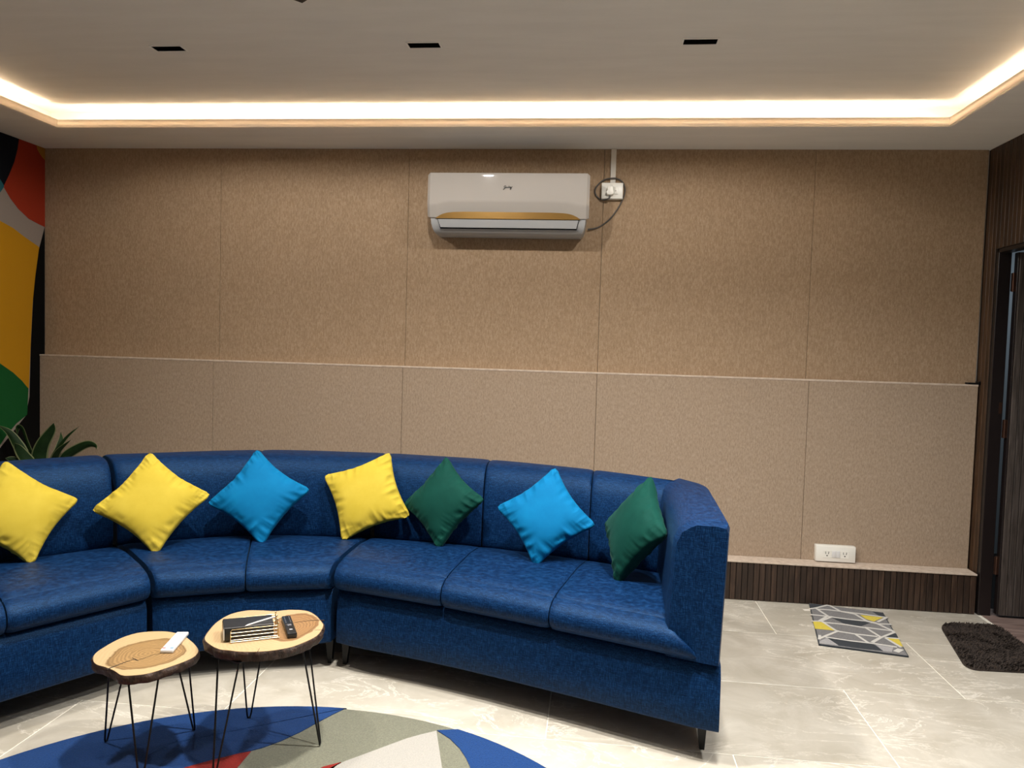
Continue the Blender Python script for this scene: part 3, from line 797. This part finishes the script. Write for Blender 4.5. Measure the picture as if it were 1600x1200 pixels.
# ------------------------------------------------------------------ things on the tables
def remote(name, label, pts, zt, h, bodymat, keys, zfirst):
    # pts: pixel corners of the top face: near-left, near-right, far-right, far-left
    Q = [px(a, b, 'z', zt+h) for a, b in pts]
    c = sum(Q, Vector())/4
    L = ((Q[2]+Q[3])/2-(Q[0]+Q[1])/2); wdt = ((Q[1]-Q[0]).length+(Q[2]-Q[3]).length)/2
    ang = math.atan2(L.y, L.x); ln = L.length
    root = empty(name, (c.x, c.y, zt), label, 'remote control')
    Mx = Matrix.Translation((c.x, c.y, zt+.0004)) @ Matrix.Rotation(ang, 4, 'Z')
    mk('body', xform(box(-ln/2, ln/2, -wdt/2, wdt/2, 0, h, min(.004, h*.3), 2), Mx), bodymat, root, smooth=40)
    for (a, b, sx, sy, m) in keys:   # a along the length, b across, both -0.5..0.5
        mk('key', xform(box(a*ln-sx/2, a*ln+sx/2, b*wdt-sy/2, b*wdt+sy/2, h-.0004, h+.0012, .0004, 1), Mx), M[m], root)
    return root
kw = [(-.40, .30, .007, .010, 'red_key'), (-.40, -.30, .007, .010, 'blue_key'), (.40, 0, .004, .014, 'grey_key')]
for r in range(4):
    for c_ in (-.28, 0, .28): kw.append((-.24+r*.125, c_, .005, .008, 'grey_key'))
remote('remote_control', 'white remote control lying on the smaller tree slice table', [z3(1010, 338, 0)[:2], z3(1150, 365, 0)[:2], z3(1378, 108, 0)[:2], z3(1232, 98, 0)[:2]], ZA, .012, M['remote_white'], kw, 0)
def z7(x, y): return (300+x/7.273, 920+y/7.273)
M['dim_key'] = plain('dim_key', (.10, .10, .11), .5)
kb = [(-.30, 0, .006, .010, 'grey_key'), (-.05, 0, .014, .014, 'dim_key')]
for r in range(5):
    for c_ in (-.25, .25): kb.append((.10+r*.075, c_, .003, .004, 'dim_key'))
remote('remote_control', 'black remote control lying beside the wire rack', [z7(1082, 512), z7(1198, 498), z7(1118, 300), z7(1016, 310)], ZB, .018, M['black_plastic'], kb, 0)

# black notebooks in a gold wire rack
q0, q1, q2_, q3 = [px(*z7(*p), 'z', ZB+.045) for p in ((352, 482), (930, 385), (905, 302), (350, 350))]
ang = math.radians(28); ln = .155; dp = .088
c = (q0+q1+q2_+q3)/4
Mn = Matrix.Translation((c.x, c.y, ZB)) @ Matrix.Rotation(ang, 4, 'Z')
nb = empty('notebook', (c.x, c.y, ZB+.004), 'thick black notebook with pale page ends lying in the gold wire rack', 'notebook')
mk('cover', xform(join(box(-ln/2+.003, ln/2, -dp/2, dp/2, .006, .046, .0025, 2), box(-ln/2, ln/2, -dp/2, dp/2, .0445, .0475, .0012, 1)), Mn), M['black_leather'], nb, smooth=30)
mk('page_block', xform(box(-ln/2+.0005, -ln/2+.0045, -dp/2+.001, dp/2-.002, .008, .0445), Mn), M['paper'], nb)
rk = empty('wire_rack', (c.x, c.y, ZB), 'gold wire desk rack with a low railed side, holding a black notebook', 'desk rack')
hx0, hx1, hy = -ln/2+.022, ln/2+.012, dp/2+.010
r = .0011
def T(x, y, z): return Mn @ Vector((x, y, z))
for sy, nm, hgt in ((-1, 'front_rail', .044), (1, 'back_rail', .044)):
    xs0 = hx0 if sy < 0 else -ln/2
    parts = [tube([T(xs0, sy*hy, .004), T(xs0, sy*hy, hgt-.006), T(xs0+.004, sy*hy, hgt), T(hx1, sy*hy, hgt)], r, 6)]
    for z in (.010, .0215, .033): parts.append(tube([T(xs0, sy*hy, z), T(hx1, sy*hy, z)], r*.8, 6))
    parts.append(tube([T(hx1, sy*hy, .004), T(hx1, sy*hy, hgt)], r, 6))
    mk(nm, join(*parts), M['gold'], rk, smooth=60)
mk('floor_wires', join(*[tube([T(hx0+.008+i*(hx1-hx0-.016)/9, -hy, .004), T(hx0+.008+i*(hx1-hx0-.016)/9, hy, .004)], r*.8, 6) for i in range(10)], tube([T(hx0, -hy, .004), T(hx1, -hy, .004)], r, 6), tube([T(hx0, hy, .004), T(hx1, hy, .004)], r, 6)), M['gold'], rk, smooth=60)
mk('end_rail', join(*[tube([T(hx1+.002, -hy, z), T(hx1+.002, hy, z)], r, 6) for z in (.004, .044)], *[tube([T(hx1+.002, y, .004), T(hx1+.002, y, .050)], r, 6) for y in (-hy, -hy/3, hy/3, hy)]), M['gold'], rk, smooth=60)
for (x, y, z) in [(hx1+.002, -hy, .003), (hx1+.002, hy, .003), (hx0, -hy, .003), (hx1+.002, -hy, .051), (hx1+.002, -hy/3, .051), (hx1+.002, hy/3, .051), (hx1+.002, hy, .051)]:
    mk('ball_finial', ball(T(x, y, z), .0034), M['gold'], rk, smooth=80)
pa, pb = px(*z7(605, 422), 'z', ZB+.050), px(*z7(940, 318), 'z', ZB+.050)
pen = empty('pen', ((pa.x+pb.x)/2, (pa.y+pb.y)/2, ZB+.046), 'slim silver white pen lying across the black notebook', 'pen')
d = (pb-pa).normalized()
mk('barrel', tube([pa+d*.012, pb], .0036, 10), M['silver'], pen, smooth=60)
mk('tip', loft([[(p.x, p.y, p.z) for p in ring_] for ring_ in [[pa+d*s_ + (Vector((-d.y, d.x, 0))*math.cos(a_)+Vector((0, 0, 1))*math.sin(a_))*rr_ for a_ in [2*pi*i/10 for i in range(10)]] for s_, rr_ in ((0, .0006), (.006, .002), (.012, .0036))]]), M['silver'], pen, smooth=60)

# ------------------------------------------------------------------ mats by the door
def z8(x, y): return (1255+x/8.889, 930+y/8.889)
ZM = .008
mc = [px(*z8(*p), 'z', ZM) for p in ((80, 108), (1110, 238), (1466, 845), (215, 678))]
mp_ = [(p.x, p.y) for p in mc]
m1 = mk('door_mat', prism(mp_, .0005, ZM-.001), M['mat_dark'], label='flat grey door mat with white lines and yellow and black shards', cat='mat')
cen = Vector((sum(p[0] for p in mp_)/4, sum(p[1] for p in mp_)/4, 0))
inp = [(cen.x+(p[0]-cen.x)*.975, cen.y+(p[1]-cen.y)*.985) for p in mp_]
mk('pile_field', prism(inp, ZM-.002, ZM), M['mat_grey'], m1)
def shard(pts, mat):
    P = [px(*z8(*p), 'z', ZM) for p in pts]
    return mk('pile_shard', prism([(p.x, p.y) for p in P], ZM-.001, ZM+.0008), M[mat], m1)
shard([(95, 118), (290, 140), (180, 178), (98, 172)], 'mat_dark')
shard([(960, 228), (1100, 244), (1150, 300), (1050, 285)], 'mat_dark')
shard([(400, 315), (940, 380), (800, 432), (560, 392)], 'mat_dark')
shard([(335, 590), (650, 640), (980, 682), (1110, 775), (780, 740), (490, 698)], 'mat_dark')
shard([(1260, 528), (1290, 535), (1325, 602), (1150, 582)], 'mat_dark')
shard([(790, 275), (1110, 310), (980, 368), (870, 330)], 'mat_yellow')
shard([(135, 362), (300, 380), (430, 490), (165, 465)], 'mat_yellow')
shard([(1165, 598), (1330, 612), (1385, 715), (1330, 700)], 'mat_yellow')
shard([(230, 640), (330, 592), (490, 698), (225, 668)], 'mat_pale')
shard([(1010, 690), (1250, 725), (1230, 790), (1110, 775)], 'mat_pale')
shard([(1250, 775), (1310, 740), (1400, 760), (1330, 800)], 'mat_light')
lines = [[(100, 190), (180, 178), (330, 140), (380, 150), (520, 225), (720, 265), (900, 370), (1050, 400), (1215, 405)],
         [(180, 185), (340, 290), (230, 355)], [(210, 195), (360, 205), (520, 225), (760, 255), (1160, 310)], [(110, 270), (340, 295), (620, 335), (880, 360), (1000, 385)],
         [(400, 300), (250, 360), (450, 490), (500, 505), (720, 540), (1020, 575)], [(300, 380), (560, 405), (870, 455), (1080, 585), (960, 650)], [(1000, 385), (1240, 495), (1260, 520), (1080, 590), (970, 655)],
         [(870, 450), (1230, 495)], [(480, 500), (230, 600)], [(720, 540), (900, 660)], [(320, 585), (650, 635), (960, 670), (1290, 720)], [(1150, 590), (1330, 605)], [(1040, 370), (1160, 310)], [(130, 362), (260, 362)], [(230, 560), (225, 610)], [(1150, 600), (1350, 720)]]
LV = []
for L in lines:
    P = smooth_poly([px(*z8(*p), 'z', ZM) for p in L], 1, closed=False); a_, b_ = [], []
    for i, p in enumerate(P):
        tv = P[min(i+1, len(P)-1)] - P[max(i-1, 0)]; nv = Vector((-tv.y, tv.x, 0)).normalized()*.0068
        a_.append(p+nv); b_.append(p-nv)
    for i in range(len(P)-1):
        tv = (P[i+1]-P[i]).normalized()*.004; nv = Vector((-tv.y, tv.x, 0)).normalized()*.0068
        LV.append(prism([(v.x, v.y) for v in (P[i]-tv+nv, P[i+1]+tv+nv, P[i+1]+tv-nv, P[i]-tv-nv)], ZM-.001, ZM+.0012+.00005*len(LV)/20))
o = mk('pile_lines', join(*LV), M['mat_light'], m1)
tg = px(1261, 953, 'z', .002)
mk('care_tag', xform(box(-.02, .02, -.012, .012, 0, .0015), Matrix.Translation((tg.x, tg.y, .001)) @ Matrix.Rotation(.2, 4, 'Z')), M['paper'], m1)

# shaggy brown mat: rounded backing with a thick tufted pile
hx, hy = .40, .30
bc = [px(*p, 'z', .012) for p in ((1470, 977), (1545, 974), (1640, 1040), (1515, 1040))]
cs = []
A, Bv, Cv, Dv = px(1468, 975, 'z', .01), px(1555, 977, 'z', .01), px(1660, 1052, 'z', .01), px(1510, 1044, 'z', .01)
def bil(u, v): return A*(1-u)*(1-v) + Bv*u*(1-v) + Cv*u*v + Dv*(1-u)*v
outl = []
rr_ = .13
for (cu, cv, a0) in ((rr_, rr_, 180), (1-rr_, rr_, 270), (1-rr_, 1-rr_, 0), (rr_, 1-rr_, 90)):
    for i in range(7):
        an = math.radians(a0+i*15); outl.append(bil(cu+math.cos(an)*rr_, cv+math.sin(an)*rr_))
m2 = mk('shaggy_mat', prism([(p.x, p.y) for p in outl], .0005, .008), M['shag'], label='dark brown shaggy mat on the floor at the doorway', cat='mat')
rn = random.Random(3); V, F = [], []
for i in range(9000):
    u, v = rn.random(), rn.random()
    du, dv = max(rr_-u, u-1+rr_, 0), max(rr_-v, v-1+rr_, 0)
    if du*du+dv*dv > rr_*rr_: continue
    p = bil(u, v); p.z = .006
    a_ = rn.uniform(0, 6.28); wv = Vector((math.cos(a_), math.sin(a_), 0))*.0035
    k = noise.noise(Vector((p.x*14, p.y*14, 0)))*2.5 + rn.uniform(-.7, .7)
    lean = Vector((math.cos(k), math.sin(k), 0))*rn.uniform(.006, .016)
    h_ = rn.uniform(.012, .021)
    n0 = len(V); V += [p-wv, p+wv, p+lean*.5+wv*.8+Vector((0, 0, h_*.7)), p+lean*.5-wv*.8+Vector((0, 0, h_*.7)), p+lean+Vector((0, 0, h_*.95))]
    F += [(n0, n0+1, n0+2, n0+3), (n0+3, n0+2, n0+4)]
o = mk('pile', (V, F), M['shag'], m2, kind='stuff')

# ------------------------------------------------------------------ air conditioner
ax0, ax1 = -.975, -.060
ac = empty('air_conditioner', ((ax0+ax1)/2, 0, 2.015), 'white wall-mounted split air conditioner with a gold accent strip', 'air conditioner')
acx = (ax0+ax1)/2; hw = (ax1-ax0)/2
# rear body: grey-white, drawn in towards the bottom at its ends
def acloop(s, y0, y1, zt, zb): return [(acx-hw*s, y0, zt), (acx+hw*s, y0, zt), (acx+hw*s, y1, zt), (acx-hw*s, y1, zt)]
prof = [(2.335, .965, -.165), (2.11, .965, -.178), (2.07, .955, -.172), (2.045, .942, -.160), (2.028, .928, -.142), (2.016, .905, -.120)]
mk('body', loft([[(acx-hw*s, -.002, z), (acx+hw*s, -.002, z), (acx+hw*s, y, z), (acx-hw*s, y, z)] for z, s, y in prof]), M['white_matte'], ac, smooth=40)
# glossy front panel: gently bowed in section, with a long arch cut for the accent strip
nx = 60; PV, PF = [], []
zt = 2.353
secz = [(0, .188), (.006, .196), (.010, .1984), (.014, .1990), (.02, .1992), (.10, .19955), (.25, .20045), (.45, .20235), (.68, .20515), (.72, .2054), (.76, .203), (.84, .197), (.93, .190), (1.0, .184)]
def pan_bot(u):   # lower edge; rises over the accent strip
    a = abs(u); z = 2.103
    if a < .885: z += .028*min(1, (1-((a/.885)**9)))
    return z
for i in range(nx+1):
    u = -1+2*i/nx; x = acx+hw*u
    edge = max(0, (abs(u)-.972)/.028)
    for s_, y in secz:
        zb_ = pan_bot(u); top = zt - .010*edge**2; bot = zb_ + .006*edge**2
        yy = y - .012*edge**2
        PV.append((x, -yy, top+(bot-top)*s_))
m_ = len(secz)
for i in range(nx):
    for k in range(m_-1): PF.append((i*m_+k, (i+1)*m_+k, (i+1)*m_+k+1, i*m_+k+1))
base_n = len(PV)
PV += [(x, y+.020 if True else y, z) for x, y, z in PV[:base_n]]
for i in range(nx):
    for k in range(m_-1): PF.append((base_n+i*m_+k, base_n+i*m_+k+1, base_n+(i+1)*m_+k+1, base_n+(i+1)*m_+k))
for i in range(nx):
    for k in (0, m_-1):
        a_, b_ = i*m_+k, (i+1)*m_+k
        PF.append((a_, base_n+a_, base_n+b_, b_))
for k in range(m_-1):
    for i in (0, nx):
        a_, b_ = i*m_+k, i*m_+k+1
        PF.append((a_, b_, base_n+b_, base_n+a_))
mk('front_panel', (PV, PF), M['white_gloss'], ac, smooth=35)
mk('top_cover', box(ax0+.02, ax1-.02, -.170, -.002, 2.325, 2.348, .006, 2), M['white_matte'], ac, smooth=40)
n = 40; poly = [(acx+hw*.90*(-1+2*i/n), 2.098) for i in range(n+1)] + [(acx+hw*.90*(1-2*i/n), 2.098+.040*(1-abs(1-2*i/n)**9)) for i in range(n+1)]
VF = prism([(a_, b_) for a_, b_ in poly], 0, .01)
mk('accent_strip', ([(v[0], -.186+v[2], v[1]) for v in VF[0]], VF[1]), M['ac_gold'], ac, smooth=30)
lv = [(-.868, 2.094), (.875, 2.094), (.85, 2.050), (-.838, 2.050)]
def on_body(z): return -(.1775 if z > 2.09 else .1775 - (2.09-z)*.28)
mk('louver', loft([[(acx+hw*a_, on_body(z_)-.007+dy_, z_) for a_, z_ in lv] for dy_ in (0, .012)]), M['white_matte'], ac, smooth=30)
mk('outlet_slot', loft([[(acx+hw*a_, on_body(z_)-.0035+dy_, z_) for a_, z_ in [(-.877, 2.098), (.884, 2.098), (.855, 2.0445), (-.842, 2.0445)]] for dy_ in (0, .01)]), M['dark_slot'], ac)
# handwritten style maker's mark on the panel
def stroke(pts, rr=.0011): return tube(smooth_poly([(lx+a_*.0035, -.2055, lz+b_*.0035) for a_, b_ in pts], 4, closed=False), rr, 5)
lx, lz = acx-.0235+.0, 2.266
mk('maker_mark', join(
    stroke([(4.2, 3.6), (2.6, 4.0), (1.0, 2.6), (1.2, 1.2), (2.8, 1.2), (3.8, 2.6), (2.6, .2), (.8, -2.2), (-.4, -2.2), (.8, -.6), (3.4, .8), (4.4, 1.4)], .0013),
    stroke([(5.2, 1.8), (4.4, 1.0), (5.2, .5), (5.9, 1.3), (5.2, 1.8), (6.6, 1.6)]),
    stroke([(7.8, 1.8), (6.9, 1.1), (7.4, .6), (8.4, 2.0), (9.0, 4.0), (8.4, 2.0), (8.3, .7), (9.0, 1.0)]),
    stroke([(9.2, 1.0), (9.6, 2.0), (10.2, 1.7), (10.0, .8), (10.6, .8)]), stroke([(10.6, .9), (11.6, 1.5), (11.2, 2.1), (10.7, 1.3), (11.2, .6), (12.0, 1.2)]),
    stroke([(12.6, 2.0), (12.4, .4), (11.4, -1.8), (10.6, -2.0), (11.0, -1.0), (12.6, .6), (14.4, 2.6)])), M['black_plastic'], ac, smooth=60)

# switch box, plug, conduit, power cord beside it
def zs(x, y): return (925+x/20, 270+y/20)
P0, P1 = px(*zs(310, 310), 'y', -.035), px(*zs(955, 810), 'y', -.035)
sb = empty('switch_box', ((P0.x+P1.x)/2, 0, P1.z), 'white switch and socket box with a plug, right of the air conditioner', 'switch box')
mk('back_box', box(P0.x-.001, P1.x+.001, -.030, -.0003, P1.z-.002, P0.z, .003, 2), M['white_plastic'], sb, smooth=40)
mk('face_plate', box(P0.x, P1.x, -.036, -.029, P1.z, P0.z, .002, 2), M['white_plastic'], sb, smooth=40)
s0_, s1_ = px(*zs(690, 430), 'y', -.037), px(*zs(815, 670), 'y', -.037)
rk_ = mk('rocker_switch', box(s0_.x, s1_.x, -.0395, -.0355, s1_.z, s0_.z, .0012, 2), M['white_plastic'], sb, smooth=40)
ss_ = px(*zs(742, 560), 'y', -.04); mk('indicator', box(ss_.x-.002, ss_.x+.002, -.0402, -.039, ss_.z-.002, ss_.z+.002), M['dark_slot'], rk_)
g0, g1 = px(*zs(440, 400), 'y', -.05), px(*zs(705, 700), 'y', -.05)
gx, gz, gw, gh = (g0.x+g1.x)/2, (g0.z+g1.z)/2, (g1.x-g0.x)/2, (g0.z-g1.z)/2
pl = empty('power_cord', (gx, -.036, gz-gh), 'grey power cord with a white plug looped round the switch box', 'power cord')
outline = [(gx+gw*(.95 if s_ < 0 else .72)*math.copysign(abs(c_)**.6, c_), gz+gh*math.copysign(abs(s_)**.6, s_)) for c_, s_ in [(math.cos(2*pi*i/28), math.sin(2*pi*i/28)) for i in range(28)]]
mk('plug', loft([[(gx+(a_-gx)*k_, y_, gz+(b_-gz)*k_) for a_, b_ in outline] for k_, y_ in ((1, -.0362), (1, -.054), (.9, -.060), (.6, -.062))]), M['white_plastic'], pl, smooth=45)
cp = [(555, 690, -.045), (550, 760, -.045), (520, 805, -.044), (430, 840, -.03), (280, 830, -.012), (150, 740, -.008), (95, 610, -.008), (120, 470, -.008), (250, 310, -.008), (430, 205, -.010), (650, 170, -.026), (820, 195, -.012), (950, 290, -.008), (1015, 420, -.008), (1030, 560, -.008), (1000, 720, -.008), (940, 870, -.006), (850, 1050, -.006), (750, 1200, -.006), (600, 1400, -.006), (400, 1580, -.006), (150, 1720, -.008), (-130, 1770, -.02)]
pts = [px(*zs(a_, b_), 'y', y_) for a_, b_, y_ in cp]
mk('cord', tube(smooth_poly(pts, 5, closed=False), .0042, 8), M['cable'], pl, smooth=80)
c0_, c1_ = px(955, 234, 'y', -.012), px(962, 284, 'y', -.012)
cd = mk('wire_conduit', box(c0_.x+.001, c1_.x-.001, -.014, -.0003, P0.z-.001, ZS-.0005, .0015, 1), M['conduit'], smooth=40, label='narrow pale wire conduit from the ceiling down to the switch box', cat='conduit')

# socket box on the plinth ledge
def zo(x, y): return (1255+x/16, 840+y/16)
O = [px(*zo(*p), 'y', -.088) for p in ((335, 180), (1318, 265), (1300, 655), (320, 575))]
ox0, ox1 = (O[0].x+O[3].x)/2, (O[1].x+O[2].x)/2; oz1, oz0 = (O[0].z+O[1].z)/2, (O[2].z+O[3].z)/2
oz0 = max(oz0, ZP+.009)
oz1 = max(oz1, oz0+.085)
sk_ = empty('socket_box', ((ox0+ox1)/2, -.07, oz0), 'white double socket box standing on the ledge near the door', 'socket box')
mk('back_box', box(ox0-.002, ox1+.002, -.082, -.0455, oz0, oz1+.001, .003, 2), M['white_plastic'], sk_, smooth=40)
mk('face_plate', box(ox0, ox1, -.089, -.0825, oz0+.001, oz1, .0025, 2), M['white_plastic'], sk_, smooth=40)
zm = (oz0+oz1)/2; xm = (ox0+ox1)/2
mk('rocker_switch', box(xm-.022, xm-.0005, -.0925, -.0885, zm-.019, zm+.019, .0015, 2), M['remote_white'], sk_, smooth=40)
mk('rocker_switch', box(xm+.0005, xm+.022, -.0925, -.0885, zm-.019, zm+.019, .0015, 2), M['remote_white'], sk_, smooth=40)
for xc in (xm-.048, xm+.048):
    so_ = mk('socket', box(xc-.023, xc+.023, -.0902, -.0885, zm-.022, zm+.022, .0008, 1), M['white_plastic'], sk_)
    for hx_, hz_, hr in ((-.0085, .010, .0026), (-.0075, .003, .0026), (.0085, .010, .0026), (.0075, .003, .0026), (0, -.009, .0036)):
        mk('pin_hole', loft([[(xc+hx_+math.cos(a_)*hr, y_, zm+hz_+math.sin(a_)*hr) for a_ in [2*pi*i/10 for i in range(10)]] for y_ in (-.0905, -.089)]), M['dark_slot'], so_)

# small black bracket at the right end of the panel ledge
bq = px(1511, 600, 'y', -.03); b2 = px(1529, 600, 'y', -.03)
mk('corner_bracket', join(box(bq.x, b2.x+.004, -.046, -.004, ZL+.0045, ZL+.014, .001, 1), box(b2.x-.005, b2.x+.004, -.046, -.004, ZL+.0045, ZL+.022, .001, 1)), M['black_metal'], label='small black bracket lying at the right end of the panel ledge', cat='bracket')

# ------------------------------------------------------------------ plant behind the sofa
PX, PY = -3.12, -.34
pt = empty('potted_dracaena', (PX, PY, 0), 'dark leafy plant with pale leaf edges behind the left end of the sofa', 'plant')
mk('pot', loft([[(PX+math.cos(2*pi*i/24)*rr, PY+math.sin(2*pi*i/24)*rr, z) for i in range(24)] for rr, z in ((.10, .002), (.105, .01), (.135, .26), (.142, .27), (.142, .29), (.128, .29), (.125, .25))]), M['pot'], pt, smooth=40)
mk('soil', loft([[(PX+math.cos(2*pi*i/20)*rr, PY+math.sin(2*pi*i/20)*rr, .262) for i in range(20)] for rr in (.126, .01)]), M['soil'], pt)
mk('stem', tube([(PX, PY, .25), (PX+.01, PY, .45), (PX, PY+.01, .68)], .016, 10), M['stem'], pt, smooth=60)
def leafp(pix, w0, dy=0.0, twist=.5, y0=PY):
    pts = []
    n = len(pix)
    for i, (a_, b_) in enumerate(pix):
        yy = y0 + dy*(i/(n-1))
        pts.append(px(a_, b_, 'y', yy))
    P = smooth_poly(pts, 5, closed=False); V, F, mi = [], [], []; n = len(P)
    for i, p in enumerate(P):
        s_ = i/(n-1); wd = 1.35*w0*min(1, s_*3.2+.3)*max(.02, (1-s_**2.2))
        tv = (P[min(i+1, n-1)]-P[max(i-1, 0)]).normalized()
        sd = tv.cross(Vector((0, -1, .15))).normalized()
        sd = (sd*math.cos(twist) + tv.cross(sd)*math.sin(twist)).normalized()
        nn = tv.cross(sd)
        for k, f_ in enumerate((-1, -.82, -.4, 0, .4, .82, 1)):
            V.append(p + sd*wd*f_ + nn*wd*.35*(abs(f_)**1.5))
    me_f = []
    for i in range(n-1):
        for k in range(6): F.append((i*7+k, i*7+k+1, (i+1)*7+k+1, (i+1)*7+k)); mi.append(1 if k in (0, 5) else 0)
    o = mk('leaf', (V, F), [M['leaf'], M['leaf_edge']], pt, smooth=80)
    for p_, m__ in zip(o.data.polygons, mi): p_.material_index = m__
    return o
leafp([(70, 740), (40, 716), (28, 695), (14, 675), (-4, 664)], .028, -.06, .5)
leafp([(68, 740), (50, 716), (40, 692), (34, 672), (28, 668), (27, 680)], .026, .02, -.7)
leafp([(66, 742), (46, 722), (30, 702), (22, 692)], .030, -.12, .8)
leafp([(62, 740), (60, 715), (66, 694), (80, 672), (84, 661)], .036, -.03, .35)
leafp([(72, 742), (78, 718), (92, 696), (106, 680), (124, 666)], .022, -.05, -.5)
leafp([(76, 742), (84, 720), (92, 704), (111, 687)], .018, -.10, .7)
leafp([(84, 742), (100, 715), (122, 700), (138, 694), (149, 697), (150, 703)], .022, -.08, .3)
leafp([(70, 742), (86, 716), (95, 690), (95, 675)], .020, .08, .9)
leafp([(60, 742), (40, 728), (20, 718), (8, 716)], .024, -.10, .4)
